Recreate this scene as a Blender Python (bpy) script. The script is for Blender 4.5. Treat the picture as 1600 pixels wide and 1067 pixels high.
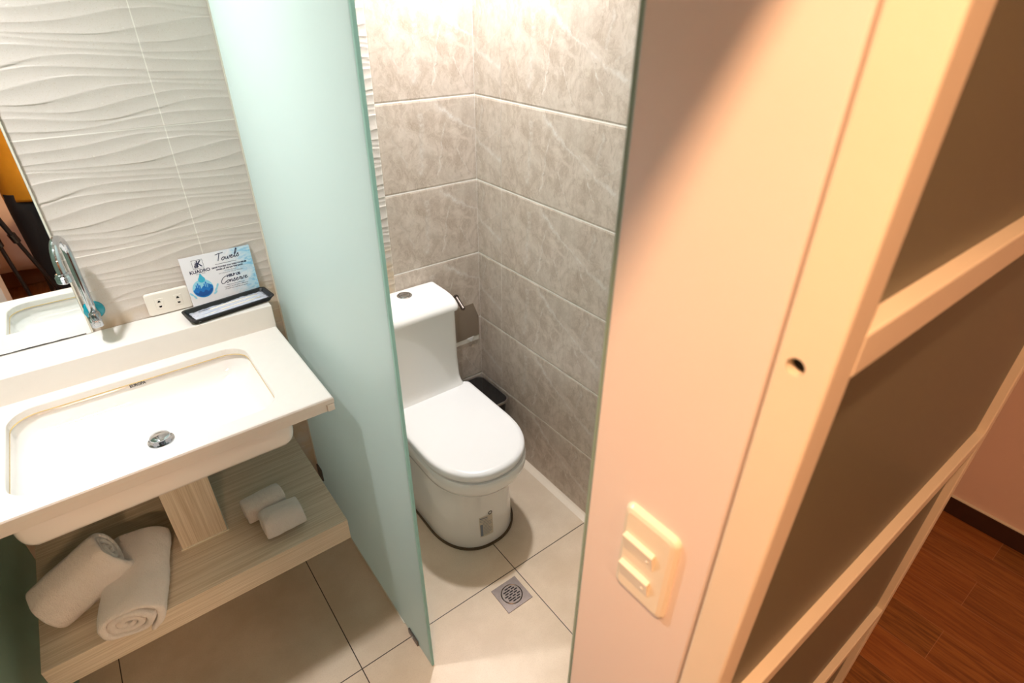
import bpy, bmesh, math, random
from mathutils import Vector, Matrix, noise

for o in list(bpy.data.objects):
    bpy.data.objects.remove(o)
SC = bpy.context.scene
COL = SC.collection
PI = math.pi

# ------------------------------------------------------------------ camera
CAMP = Vector((-1.1996, -1.7921, 1.7827))
YAW, PITCH, ROLL = .6544, .5489, .0067
fw = Vector((math.sin(YAW) * math.cos(PITCH), math.cos(YAW) * math.cos(PITCH), -math.sin(PITCH)))
r0 = Vector((math.cos(YAW), -math.sin(YAW), 0))
u0 = r0.cross(fw)
rt = r0 * math.cos(ROLL) + u0 * math.sin(ROLL)
up = -r0 * math.sin(ROLL) + u0 * math.cos(ROLL)
cd = bpy.data.cameras.new('camera')
cam = bpy.data.objects.new('camera', cd)
COL.objects.link(cam)
cam.matrix_world = Matrix(((rt.x, up.x, -fw.x, CAMP.x), (rt.y, up.y, -fw.y, CAMP.y), (rt.z, up.z, -fw.z, CAMP.z), (0, 0, 0, 1)))
cd.sensor_width = 36
cd.lens = 877.5 / 1600 * 36
cd.clip_start = .01
cd.dof.use_dof = True
cd.dof.focus_distance = 1.75
cd.dof.aperture_fstop = 5.0
SC.camera = cam

# ------------------------------------------------------------------ world, exposure, lamps
SC.view_settings.view_transform = 'Standard'
SC.view_settings.look = 'None'
SC.view_settings.gamma = 1
SC.view_settings.use_curve_mapping = False
SC.view_settings.exposure = 0.0
w = bpy.data.worlds.new('world')
SC.world = w
w.use_nodes = True
w.node_tree.nodes['Background'].inputs[0].default_value = (1, .95, .92, 1)
w.node_tree.nodes['Background'].inputs[1].default_value = .05


def lamp(name, loc, power, color, size, target=None, spread=PI):
    l = bpy.data.lights.new(name, 'AREA')
    l.shape = 'DISK'
    l.size = size
    l.energy = power
    l.color = color
    l.spread = spread
    o = bpy.data.objects.new(name, l)
    COL.objects.link(o)
    o.location = loc
    if target:
        d = Vector(target) - Vector(loc)
        o.rotation_euler = d.to_track_quat('-Z', 'Y').to_euler()
    return o


lamp('toilet_downlight', (-.17, -.24, 2.38), 25, (.98, .96, .97), .09)
lamp('vanity_downlight', (-1.56, -.47, 2.38), 13, (.98, .96, .98), .09, spread=math.radians(128))
lamp('bedroom_downlight', (-1.40, -1.85, 2.345), 22, (1, .58, .31), .05)
lamp('bedroom_fill', (-.3, -3.6, 2.34), 20, (1, .64, .38), .3)  # added wide fill light to lift the bedroom, not an actual fixture
lamp('vanity_front_fill', (-1.62, -3.4, 2.35), 2.3, (1, .62, .38), .3, target=(-1.27, -.6, .66), spread=math.radians(34))  # invented narrow light through the doorway, warms the vanity and shelf fronts


# ------------------------------------------------------------------ materials
def s2l(c):
    return tuple(((x / 255) / 12.92 if x / 255 <= .04045 else ((x / 255 + .055) / 1.055) ** 2.4) for x in c) + (1,)


class NT:
    def __init__(self, name):
        self.m = bpy.data.materials.new(name)
        self.m.use_nodes = True
        self.t = self.m.node_tree
        self.b = self.t.nodes['Principled BSDF']
        self.out = self.t.nodes['Material Output']

    def n(self, typ, **kw):
        x = self.t.nodes.new(typ)
        for k, v in kw.items():
            setattr(x, k, v)
        return x

    def lk(self, a, b):
        self.t.links.new(a, b)

    def put(self, sock, v):
        if isinstance(v, (int, float, tuple, list, Vector)):
            if isinstance(v, (list, Vector)):
                v = tuple(v)
            sock.default_value = v
        else:
            self.lk(v, sock)

    def math(self, op, *a):
        x = self.n('ShaderNodeMath', operation=op)
        for i, v in enumerate(a):
            self.put(x.inputs[i], v)
        return x.outputs[0]

    def vm(self, op, *a, out=0):
        x = self.n('ShaderNodeVectorMath', operation=op)
        for i, v in enumerate(a):
            self.put(x.inputs[i], v)
        return x.outputs[out]

    def mix(self, f, a, b, blend='MIX'):
        x = self.n('ShaderNodeMix', data_type='RGBA', blend_type=blend)
        self.put(x.inputs[0], f)
        self.put(x.inputs[6], a)
        self.put(x.inputs[7], b)
        return x.outputs[2]

    def noise(self, vec, scale, detail=2, rough=.5, dist=0, out=0):
        x = self.n('ShaderNodeTexNoise')
        if vec is not None:
            self.lk(vec, x.inputs['Vector'])
        x.inputs['Scale'].default_value = scale
        x.inputs['Detail'].default_value = detail
        x.inputs['Roughness'].default_value = rough
        x.inputs['Distortion'].default_value = dist
        return x.outputs[out]

    def ramp(self, f, p0, p1, c0=(0, 0, 0, 1), c1=(1, 1, 1, 1)):
        x = self.n('ShaderNodeMapRange', interpolation_type='SMOOTHSTEP')
        self.lk(f, x.inputs[0])
        x.inputs[1].default_value = p0
        x.inputs[2].default_value = p1
        x.inputs[3].default_value = 0
        x.inputs[4].default_value = 1
        if c0 == (0, 0, 0, 1) and c1 == (1, 1, 1, 1):
            return x.outputs[0]
        return self.mix(x.outputs[0], c0, c1)

    def coord(self, kind='Object'):
        return self.n('ShaderNodeTexCoord').outputs[kind]

    def mapping(self, vec, scale=(1, 1, 1), loc=(0, 0, 0), rot=(0, 0, 0)):
        x = self.n('ShaderNodeMapping')
        self.lk(vec, x.inputs[0])
        x.inputs[1].default_value = loc
        x.inputs[2].default_value = rot
        x.inputs[3].default_value = scale
        return x.outputs[0]

    def bump(self, h, strength=.3, dist=.001):
        x = self.n('ShaderNodeBump')
        x.inputs['Strength'].default_value = strength
        x.inputs['Distance'].default_value = dist
        self.lk(h, x.inputs['Height'])
        self.lk(x.outputs[0], self.b.inputs['Normal'])

    def col(self, v):
        self.put(self.b.inputs['Base Color'], v)


def pmat(name, c, rough=.5, metal=0, coat=0, var=0, vscale=20, bump=0, bscale=200, spec=.5):
    t = NT(name)
    t.b.inputs['Roughness'].default_value = rough
    t.b.inputs['Metallic'].default_value = metal
    t.b.inputs['Coat Weight'].default_value = coat
    t.b.inputs['Specular IOR Level'].default_value = spec
    c = s2l(c)
    if var:
        nz = t.noise(t.coord(), vscale, 4, .6)
        t.col(t.mix(nz, tuple(x * (1 - var) for x in c[:3]) + (1,), tuple(min(1, x * (1 + var)) for x in c[:3]) + (1,)))
    else:
        t.col(c)
    if bump:
        t.bump(t.noise(t.coord(), bscale, 3, .6), bump, .001)
    return t.m


Z0 = 1.490
TH = .298
TW = .598


def m_wavy():
    t = NT('wavy_tile')
    co = t.coord()
    sp = t.n('ShaderNodeSeparateXYZ')
    t.lk(co, sp.inputs[0])
    n1 = t.noise(co, 7, 3, .6)
    n2 = t.noise(co, 420, 3, .7)
    n3 = t.noise(co, 90, 2, .6)
    c = t.mix(n1, s2l((200, 192, 183)), s2l((214, 207, 199)))
    c = t.mix(t.ramp(n2, .54, .72), c, s2l((196, 186, 170)))
    c = t.mix(t.ramp(n3, .70, .80), c, s2l((190, 179, 163)))
    c = t.mix(t.ramp(t.noise(co, 150, 2, .5), .66, .8), c, s2l((220, 214, 204)))
    # grout
    gz = t.math('ABSOLUTE', t.math('SUBTRACT', t.math('PINGPONG', t.math('SUBTRACT', sp.outputs[2], Z0 - 10 * TH - TH / 2), TH / 2), TH / 2))
    gx = t.math('ABSOLUTE', t.math('SUBTRACT', t.math('PINGPONG', t.math('SUBTRACT', sp.outputs[0], -.983 - 10 * TW - TW / 2), TW / 2), TW / 2))
    g = t.math('MINIMUM', gz, gx)
    c = t.mix(t.ramp(g, .0009, .0016), s2l((228, 223, 213)), c)
    # damp yellow stain near the ledge
    st = t.math('MULTIPLY', t.ramp(sp.outputs[2], 1.03, .985), t.ramp(t.noise(co, 14, 2, .5), .3, .6))
    c = t.mix(t.math('MULTIPLY', st, .55), c, s2l((196, 165, 118)))
    t.col(c)
    t.b.inputs['Roughness'].default_value = .5
    t.bump(n2, .25, .0006)
    return t.m


def m_marble():
    t = NT('marble_tile')
    uv = t.coord('UV')
    nd = t.noise(uv, 9, 3, .6, out=1)
    off = t.vm('MULTIPLY', t.vm('ADD', t.vm('SUBTRACT', nd, (.5, .5, .5)), t.vm('MULTIPLY', t.vm('SUBTRACT', t.noise(uv, 60, 3, .65, out=1), (.5, .5, .5)), (.28, .28, 0))), (.055, .055, 0))
    p = t.vm('ADD', uv, off)
    n1 = t.noise(p, 16, 6, .68, .6)
    n2 = t.noise(t.mapping(p, (60, 22, 1), rot=(0, 0, .3)), 1.0, 5, .7, 1.2)
    n3 = t.noise(p, 6, 3, .5)
    c = t.mix(t.ramp(n1, .32, .68), s2l((182, 165, 149)), s2l((213, 199, 186)))
    c = t.mix(t.math('MULTIPLY', t.ramp(n2, .5, .75), .75), c, s2l((164, 147, 130)))
    c = t.mix(t.math('MULTIPLY', t.ramp(n2, .48, .3), .6), c, s2l((216, 205, 190)))
    c = t.mix(t.math('MULTIPLY', t.ramp(n3, .45, .7), .45), c, s2l((206, 195, 183)))
    fine = t.noise(t.mapping(p, (260, 110, 1), rot=(0, 0, .25)), 1.0, 4, .7, .8)
    c = t.mix(t.math('MULTIPLY', t.ramp(fine, .5, .66), .3), c, s2l((222, 212, 200)))
    vein = None
    segs = [((.225, .275), (.32, .205), .010, .85), ((.32, .205), (.47, .135), .006, .6), ((.47, .135), (.60, .10), .012, .6),
            ((.165, .26), (.148, .06), .014, .5), ((.26, .21), (.215, .04), .0045, .6), ((.478, .275), (.474, .19), .008, .5),
            ((.39, .19), (.47, .06), .002, .8), ((.30, .12), (.36, .02), .003, .5), ((.04, .2), (.10, .09), .006, .3),
            ((.50, .16), (.58, .20), .004, .4)]
    brk = t.ramp(t.noise(uv, 38, 4, .75), .42, .62)
    for a, b, wd, st in segs:
        a = Vector((a[0], a[1], 0)); b = Vector((b[0], b[1], 0)); d = b - a
        pa = t.vm('SUBTRACT', t.vm('MULTIPLY', p, (1, 1, 0)), a)
        h = t.math('DIVIDE', t.vm('DOT_PRODUCT', pa, d, out=1), d.dot(d))
        x = t.n('ShaderNodeClamp'); t.lk(h, x.inputs[0])
        sc = t.n('ShaderNodeVectorMath', operation='SCALE'); sc.inputs[0].default_value = d; t.lk(x.outputs[0], sc.inputs['Scale'])
        dist = t.vm('LENGTH', t.vm('SUBTRACT', pa, sc.outputs[0]), out=1)
        v = t.math('MULTIPLY', t.ramp(dist, wd * 1.2, 0), st)
        vein = v if vein is None else t.math('MAXIMUM', vein, v)
    vein = t.math('MULTIPLY', vein, t.math('ADD', .25, t.math('MULTIPLY', brk, .75)))
    c = t.mix(vein, c, s2l((226, 222, 216)))
    t.col(c)
    t.b.inputs['Roughness'].default_value = .33
    t.bump(n1, .06, .001)
    return t.m


XF, YF = -.383, -.753


def m_floor():
    t = NT('floor_tile')
    co = t.coord()
    sp = t.n('ShaderNodeSeparateXYZ')
    t.lk(co, sp.inputs[0])
    n1 = t.noise(co, 5, 4, .6)
    n2 = t.noise(co, 260, 3, .7)
    c = t.mix(t.ramp(n1, .3, .7), s2l((205, 187, 163)), s2l((219, 203, 181)))
    c = t.mix(t.math('MULTIPLY', t.ramp(n2, .45, .7), .35), c, s2l((190, 170, 146)))
    gs = []
    for i, o0 in ((0, XF), (1, YF)):
        v = t.math('PINGPONG', t.math('SUBTRACT', sp.outputs[i], o0 - 10 * TW - TW / 2), TW / 2)
        gs.append(t.math('ABSOLUTE', t.math('SUBTRACT', v, TW / 2)))
    g = t.math('MINIMUM', *gs)
    c = t.mix(t.ramp(g, .0012, .0018), s2l((52, 42, 34)), c)
    t.col(c)
    t.b.inputs['Roughness'].default_value = .38
    t.bump(t.math('ADD', t.ramp(g, .0008, .002), t.math('MULTIPLY', n2, .08)), .4, .001)
    return t.m


def m_wood():
    t = NT('wood_plank')
    co = t.coord()
    br = t.n('ShaderNodeTexBrick')
    t.lk(t.mapping(co, (1, 1, 1), (.0, .0, 0), (0, 0, PI / 2)), br.inputs[0])
    br.inputs['Color1'].default_value = (0, 0, 0, 1)
    br.inputs['Color2'].default_value = (1, 1, 1, 1)
    br.inputs['Mortar'].default_value = (0, 0, 0, 1)
    br.inputs['Scale'].default_value = 1
    br.inputs['Mortar Size'].default_value = .0008
    br.inputs['Mortar Smooth'].default_value = 0
    br.inputs['Brick Width'].default_value = .9
    br.inputs['Row Height'].default_value = .152
    g1 = t.noise(t.mapping(co, (55, 4, 1)), 1, 5, .65, 1.2)
    g2 = t.noise(t.mapping(co, (240, 9, 1)), 1, 3, .6, .4)
    c = t.mix(t.ramp(g1, .3, .7), s2l((100, 62, 28)), s2l((154, 104, 52)))
    c = t.mix(t.math('MULTIPLY', t.ramp(g2, .5, .75), .45), c, s2l((74, 34, 14)))
    c = t.mix(t.math('MULTIPLY', br.outputs[0], .3), c, s2l((186, 106, 52)))
    c = t.mix(br.outputs[1], c, s2l((170, 120, 84)))
    t.col(c)
    t.b.inputs['Roughness'].default_value = .35
    t.bump(g1, .08, .001)
    return t.m


def m_oak(name, ax):
    t = NT(name)
    co = t.coord()
    sc = [40, 40, 40]
    sc[ax] = 3
    g = t.noise(t.mapping(co, tuple(x * 8 if i != ax else x for i, x in enumerate(sc))), 1, 4, .65, .3)
    g2 = t.noise(t.mapping(co, tuple(sc)), 1, 3, .6, .5)
    c = t.mix(t.ramp(g, .3, .7), s2l((192, 180, 156)), s2l((224, 215, 196)))
    c = t.mix(t.math('MULTIPLY', t.ramp(g2, .5, .75), .35), c, s2l((180, 163, 132)))
    t.col(c)
    t.b.inputs['Roughness'].default_value = .5
    t.bump(g, .15, .0008)
    return t.m


def m_frost(name, tint, trans=.6, rough=.28, spec=.5):
    t = NT(name)
    tr = t.n('ShaderNodeBsdfTranslucent')
    df = t.n('ShaderNodeBsdfDiffuse')
    gl = t.n('ShaderNodeBsdfGlossy')
    gl.inputs['Roughness'].default_value = rough
    c = s2l(tint)
    nz = t.noise(t.coord(), 500, 2, .5)
    cc = t.mix(nz, tuple(x * .96 for x in c[:3]) + (1,), c)
    t.lk(cc, tr.inputs[0])
    t.lk(cc, df.inputs[0])
    m1 = t.n('ShaderNodeMixShader')
    m1.inputs[0].default_value = trans
    t.lk(df.outputs[0], m1.inputs[1])
    t.lk(tr.outputs[0], m1.inputs[2])
    fr = t.n('ShaderNodeFresnel')
    fr.inputs[0].default_value = 1.4
    m2 = t.n('ShaderNodeMixShader')
    t.lk(t.math('MULTIPLY', fr.outputs[0], spec), m2.inputs[0])
    t.lk(m1.outputs[0], m2.inputs[1])
    t.lk(gl.outputs[0], m2.inputs[2])
    t.lk(m2.outputs[0], t.out.inputs[0])
    return t.m


def m_terry():
    t = NT('terry_cloth')
    co = t.coord()
    n1 = t.noise(co, 420, 3, .7)
    n2 = t.noise(co, 40, 4, .6)
    t.col(t.mix(n1, s2l((240, 236, 228)), s2l((253, 251, 247))))
    t.b.inputs['Roughness'].default_value = .95
    t.b.inputs['Specular IOR Level'].default_value = .1
    t.b.inputs['Sheen Weight'].default_value = .3
    t.bump(t.math('ADD', t.math('MULTIPLY', n1, 1.0), t.math('MULTIPLY', n2, 2.4)), 1.0, .004)
    return t.m


def m_card():
    t = NT('printed_card')
    uv = t.coord()
    sp = t.n('ShaderNodeSeparateXYZ')
    t.lk(uv, sp.inputs[0])
    d = t.noise(uv, 18, 5, .65, 1.5)
    k = t.math('ADD', t.math('MULTIPLY', sp.outputs[0], 5.2), t.math('MULTIPLY', d, .9))
    k2 = t.ramp(k, .95, 1.75)
    sw = t.ramp(t.noise(t.mapping(uv, (26, 60, 1), rot=(0, 0, .6)), 1, 4, .6, 2.0), .45, .6)
    c = t.mix(k2, s2l((236, 236, 240)), s2l((150, 212, 236)))
    c = t.mix(t.math('MULTIPLY', t.math('MULTIPLY', k2, sw), .7), c, s2l((70, 176, 222)))
    c = t.mix(t.math('MULTIPLY', t.math('MULTIPLY', k2, t.ramp(d, .6, .68)), .8), c, s2l((240, 248, 252)))
    t.col(c)
    t.b.inputs['Roughness'].default_value = .4
    return t.m


def m_mirror():
    t = NT('mirror_silver')
    t.b.inputs['Metallic'].default_value = 1
    t.b.inputs['Roughness'].default_value = .01
    t.col((.86, .9, .88, 1))
    return t.m


M = {}
M['wavy'] = m_wavy()
M['marble'] = m_marble()
M['floor'] = m_floor()
M['wood'] = m_wood()
M['oak_x'] = m_oak('whitewashed_oak', 0)
M['oak_z'] = m_oak('whitewashed_oak_upright', 2)
M['frost'] = m_frost('frosted_glass', (230, 244, 242), .7)
M['frost_left'] = m_frost('frosted_glass_shower', (190, 214, 198), .62)
M['frost_door'] = m_frost('frosted_door_pane', (172, 168, 144), .6, .35, .5)
M['glass_edge'] = m_frost('glass_edge_green', (222, 253, 245), .8, .2, .5)
M['glass_edge_pale'] = m_frost('glass_edge_pale', (190, 214, 196), .5, .2, .8)
M['terry'] = m_terry()
M['card'] = m_card()
M['mirror'] = m_mirror()
M['grout'] = pmat('white_grout', (246, 242, 234), .7, var=.05)
M['ceramic'] = pmat('white_ceramic', (240, 238, 234), .08, coat=.6, var=.01, vscale=8)
M['plastic_white'] = pmat('white_seat_plastic', (240, 239, 238), .2, var=.01)
M['solid'] = pmat('cream_solid_surface', (229, 225, 218), .3, var=.03, vscale=30)
M['seal'] = pmat('yellowed_sealant', (205, 178, 118), .5, var=.25, vscale=120)
M['silicone'] = pmat('cream_silicone', (226, 222, 206), .4, var=.05, vscale=60)
M['dirt'] = pmat('brown_dirty_joint', (88, 70, 48), .8, var=.4, vscale=60)
M['paint'] = pmat('pink_white_wall_paint', (240, 222, 212), .55, var=.02, vscale=5, bump=.08, bscale=60)
M['paint_bed'] = pmat('bedroom_wall_paint', (226, 200, 186), .6, var=.03, vscale=4)
M['doorpaint'] = pmat('white_door_lacquer', (238, 222, 200), .4, var=.04, vscale=14)
M['ceil'] = pmat('ceiling_paint', (240, 238, 234), .8, var=.01)
M['dark_wood'] = pmat('dark_skirting', (58, 32, 24), .4, var=.2, vscale=30)
M['chrome'] = pmat('chrome', (196, 197, 200), .07, 1, var=.02)
M['steel'] = pmat('brushed_steel', (176, 170, 166), .35, 1, var=.15, vscale=60)
M['steel_dark'] = pmat('dull_steel', (120, 110, 104), .35, 1, var=.15, vscale=60)
M['plate_steel'] = pmat('polished_steel_cover', (168, 154, 138), .22, .6, var=.05)
M['teal'] = pmat('teal_plastic', (10, 150, 170), .2, coat=.4, var=.1)
M['ivory'] = pmat('ivory_plastic', (234, 229, 218), .25, var=.02)
M['ivory_warm'] = pmat('yellowed_ivory_plastic', (246, 234, 212), .22, coat=.3, var=.02)
M['black'] = pmat('black_plastic', (24, 24, 26), .3, var=.1)
M['black_gloss'] = pmat('glossy_black_plastic', (16, 16, 18), .12, coat=.5, var=.1)
M['hole'] = pmat('dark_opening', (8, 7, 6), .9, var=.1)
M['ink'] = pmat('dark_blue_ink', (22, 34, 70), .5, var=.05)
M['ink_black'] = pmat('black_ink', (30, 30, 30), .5, var=.05)
M['ink_grey'] = pmat('grey_ink', (120, 128, 140), .5, var=.05)
M['blue'] = pmat('mid_blue_ink', (24, 120, 200), .5, var=.15, vscale=300)
M['blue_dark'] = pmat('deep_blue_ink', (16, 84, 160), .5, var=.1, vscale=300)
M['blue_light'] = pmat('pale_blue_ink', (150, 214, 234), .5, var=.1, vscale=300)
M['aqua'] = pmat('aqua_ink', (60, 180, 210), .4, var=.2, vscale=200)
M['paper'] = pmat('white_paper', (240, 238, 234), .8, var=.02)
M['label_bg'] = pmat('clear_label', (206, 196, 178), .4, var=.08, vscale=300)
M['packet'] = pmat('clear_plastic_packet', (196, 200, 212), .12, coat=.8, var=.25, vscale=70, bump=.5, bscale=120)
M['brush'] = pmat('cream_brush_handle', (232, 224, 206), .3, var=.03)
M['skin'] = pmat('skin', (196, 142, 112), .5, var=.08, vscale=30)
M['hair'] = pmat('black_hair', (22, 18, 16), .5, var=.3, vscale=90)
M['shirt'] = pmat('mustard_shirt', (206, 146, 28), .7, var=.2, vscale=14, bump=.3, bscale=30)
M['denim'] = pmat('black_denim', (20, 22, 26), .8, var=.3, vscale=120, bump=.3, bscale=200)
M['shoe'] = pmat('dark_shoe', (40, 36, 34), .6, var=.1)
M['duvet'] = pmat('white_duvet', (232, 214, 204), .9, var=.04, vscale=10, bump=.8, bscale=14)
M['bedbase'] = pmat('bed_base_wood', (122, 74, 44), .5, var=.2, vscale=20)


# ------------------------------------------------------------------ mesh helpers
def props(o, label=None, cat=None, group=None, kind=None):
    if label: o['label'] = label
    if cat: o['category'] = cat
    if group: o['group'] = group
    if kind: o['kind'] = kind
    return o


def empty(name, loc=(0, 0, 0), rot=(0, 0, 0), label=None, cat=None, group=None, kind=None):
    o = bpy.data.objects.new(name, None)
    o.empty_display_size = .05
    COL.objects.link(o)
    o.location = loc
    o.rotation_euler = rot
    return props(o, label, cat, group, kind)


def obj(name, bm, m, parent=None, smooth=False, mods=(), **kw):
    me = bpy.data.meshes.new(name)
    bmesh.ops.recalc_face_normals(bm, faces=bm.faces[:])
    bm.to_mesh(me)
    bm.free()
    return objm(name, me, m, parent, smooth, mods, **kw)


def objm(name, me, m, parent=None, smooth=False, mods=(), **kw):
    me.materials.append(M[m] if isinstance(m, str) else m)
    for p in me.polygons:
        p.use_smooth = smooth
    o = bpy.data.objects.new(name, me)
    COL.objects.link(o)
    if parent is not None:
        o.parent = parent
    for k, v in mods:
        md = o.modifiers.new(k.lower(), k)
        for a, b in v.items():
            setattr(md, a, b)
    return props(o, **kw)


def box(bm, x0, x1, y0, y1, z0, z1, bev=0, seg=2):
    vs = [bm.verts.new((x, y, z)) for x in (x0, x1) for y in (y0, y1) for z in (z0, z1)]
    f = [(0, 1, 3, 2), (4, 6, 7, 5), (0, 4, 5, 1), (2, 3, 7, 6), (0, 2, 6, 4), (1, 5, 7, 3)]
    fs = [bm.faces.new([vs[i] for i in q]) for q in f]
    if bev:
        es = list({e for q in fs for e in q.edges})
        bmesh.ops.bevel(bm, geom=es, offset=bev, segments=seg, affect='EDGES', profile=.5)
    return bm


def BX(*a, **k):
    return box(bmesh.new(), *a, **k)


def loft(bm, rings, closed=True, cap0=True, cap1=True):
    vr = [[bm.verts.new(p) for p in r] for r in rings]
    n = len(rings[0])
    for a, b in zip(vr, vr[1:]):
        for i in range(n if closed else n - 1):
            j = (i + 1) % n
            bm.faces.new((a[i], a[j], b[j], b[i]))
    if cap0: bm.faces.new(vr[0][::-1])
    if cap1: bm.faces.new(vr[-1])
    return vr


def rrect(x0, x1, y0, y1, r, z, n=6):
    """rounded rectangle ring; r may be 4 radii (x0y0, x1y0, x1y1, x0y1)"""
    rs = r if isinstance(r, (tuple, list)) else (r,) * 4
    out = []
    for (cx, cy, a0, rr) in ((x0 + rs[0], y0 + rs[0], PI, rs[0]), (x1 - rs[1], y0 + rs[1], 1.5 * PI, rs[1]),
                             (x1 - rs[2], y1 - rs[2], 0, rs[2]), (x0 + rs[3], y1 - rs[3], .5 * PI, rs[3])):
        for k in range(n + 1):
            a = a0 + k / n * PI / 2
            out.append(Vector((cx + rr * math.cos(a), cy + rr * math.sin(a), z)))
    return out


def tube(bm, pts, rad, n=12, cap=True):
    pts = [Vector(p) for p in pts]
    rs = rad if isinstance(rad, (list, tuple)) else [rad] * len(pts)
    rings = []
    t = (pts[1] - pts[0]).normalized()
    u = t.orthogonal().normalized()
    for i, p in enumerate(pts):
        t2 = (pts[min(i + 1, len(pts) - 1)] - pts[max(i - 1, 0)]).normalized()
        u = (u - t2 * u.dot(t2)).normalized()
        v = t2.cross(u)
        rings.append([p + (u * math.cos(k * 2 * PI / n) + v * math.sin(k * 2 * PI / n)) * rs[i] for k in range(n)])
    loft(bm, rings, cap0=cap, cap1=cap)
    return bm


def lathe(bm, prof, n=32, mat=Matrix()):
    """prof: list of (r, z)"""
    rings = [[mat @ Vector((r * math.cos(k * 2 * PI / n), r * math.sin(k * 2 * PI / n), z)) for k in range(n)] for r, z in prof]
    loft(bm, rings)
    return bm


def catmull(P, k=6):
    P = [Vector(p) for p in P]
    Q = [P[0]] + P + [P[-1]]
    out = []
    for i in range(1, len(Q) - 2):
        a, b, c, d = Q[i - 1:i + 3]
        for s in range(k):
            t = s / k
            out.append(.5 * ((2 * b) + (c - a) * t + (2 * a - 5 * b + 4 * c - d) * t * t + (3 * b - a - 3 * c + d) * t ** 3))
    out.append(P[-1])
    return out


def textmesh(name, body, size, m, parent, loc=(0, 0, 0), align='LEFT', shear=0, bold=0, sx=1, depth=.0001, rot=None):
    cu = bpy.data.curves.new(name, 'FONT')
    cu.body = body
    cu.size = size
    cu.align_x = align
    cu.align_y = 'CENTER'
    cu.shear = shear
    cu.offset = bold
    cu.extrude = depth
    cu.resolution_u = 3
    tmp = bpy.data.objects.new(name, cu)
    COL.objects.link(tmp)
    dg = bpy.context.evaluated_depsgraph_get()
    me = bpy.data.meshes.new_from_object(tmp.evaluated_get(dg))
    bpy.data.objects.remove(tmp)
    me.materials.clear()
    mt = Matrix.Translation(Vector(loc)) @ (rot.to_4x4() if rot else Matrix()) @ Matrix.Diagonal((sx, 1, 1, 1))
    me.transform(mt)
    return objm(name, me, m, parent)


def join_flat(items):
    """several bmesh builders share one bm"""
    bm = bmesh.new()
    for f in items: f(bm)
    return bm


# ------------------------------------------------------------------ the setting
ST = dict(kind='structure')
XG, XG2, YGE = -.804, -.796, -.879
XL = -1.682
XW = -.852
YWF, YWB = -1.640, -1.487
HB, HR = 2.40, 2.37


def wavy_wall():
    x0, x1 = XL - .9, -.384
    vis = -1.70
    xs = [x0, -2.2, -1.9] + [vis + i * .012 for i in range(int((x1 - vis) / .012) + 1)] + [x1]
    zs = [.4 * i / 60 for i in range(60)] + [.4 + 1.5 * i / 1250 for i in range(1250)] + [1.9 + .5 * i / 80 for i in range(81)]
    N = 13
    R = random.Random(4)
    ph = [0]
    for k in range(N + 1):
        ph.append(ph[-1] + R.choice((1, 1, -1)) * R.uniform(.6, 1.5))
    tilt = [R.uniform(-.004, .004) for k in range(N + 2)]

    def curve(k, u):
        # crease k (0..N) height inside tile; ends pinned to the joints
        e = min(1, k / 1.5, (N - k) / 1.5)
        return TH * k / N + e * (0.0150 * math.sin(2 * PI * u / .60 + ph[k]) + .0035 * math.sin(2 * PI * u / .27 + 1.7 * ph[k]))
    verts, faces = [], []
    cols = []
    for x in xs:
        u = (x + .983) % TW
        cs = sorted(curve(k, u) for k in range(N + 1))
        cs[0], cs[-1] = 0, TH
        for k in range(1, N + 1):
            cs[k] = max(cs[k], cs[k - 1] + .0045) if k < N else TH
        ex = min(u, TW - u)
        cols.append((x, cs, ex))
    for x, cs, ex in cols:
        k = 0
        for z in zs:
            v = (z - Z0) % TH
            k = 0
            while k < N - 1 and v > cs[k + 1]: k += 1
            g = max(cs[k + 1] - cs[k], 1e-4)
            t = min(1, max(0, (v - cs[k]) / g))
            h = .044 * g * (2 * t - 1) ** 2 + .0006
            if min(v, TH - v) < .0012 or ex < .001: h = .0010
            verts.append((x, -h, z))
    nzs = len(zs)
    for i in range(len(xs) - 1):
        for j in range(nzs - 1):
            a = i * nzs + j
            faces.append((a, a + nzs, a + nzs + 1, a + 1))
    me = bpy.data.meshes.new('wall_back')
    me.from_pydata(verts, [], faces)
    o = objm('wall_back', me, 'wavy', smooth=True, kind='structure')
    bk = obj('wall_core', BX(x0, x1, .002, .1, 0, HB), 'grout', o)
    return o


wavy_wall()


def tiled_wall(name, origin_u, along, span, cuts, uoff):
    """marble tiles as bevelled slabs; along: 'x' or 'y'. cuts: list of (a, b, u at a, du sign)"""
    bm = bmesh.new()
    uvl = bm.loops.layers.uv.new('UVMap')
    d, bv = .0010, .0065
    zk = [Z0 - 5 * TH + i * TH for i in range(9)]
    for (a, b, ua, sg) in cuts:
        for z in zk:
            za, zb = z + .0008, min(z + TH - .0008, HB)
            if zb - za < .02: continue
            prof = [(za, d), (za + bv, 0), (zb - bv, 0), (zb, d)]
            ga = a + (.0008 if b > a else -.0008)
            gb = b - (.0008 if b > a else -.0008)
            ring = []
            for (zz, dd) in prof:
                row = []
                for q in (ga, gb):
                    p = (q, dd, zz) if along == 'x' else (dd, q, zz)
                    row.append((bm.verts.new(p), (ua + sg * abs(q - a), zz - z)))
                ring.append(row)
            for r1, r2 in zip(ring, ring[1:]):
                q = [r1[0], r1[1], r2[1], r2[0]]
                if (along == 'x') != (b > a): q = q[::-1]
                f = bm.faces.new([v[0] for v in q])
                for l, v in zip(f.loops, q): l[uvl].uv = v[1]
    me = bpy.data.meshes.new(name)
    bm.to_mesh(me)
    bm.free()
    return objm(name, me, 'marble', kind='structure')


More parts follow.
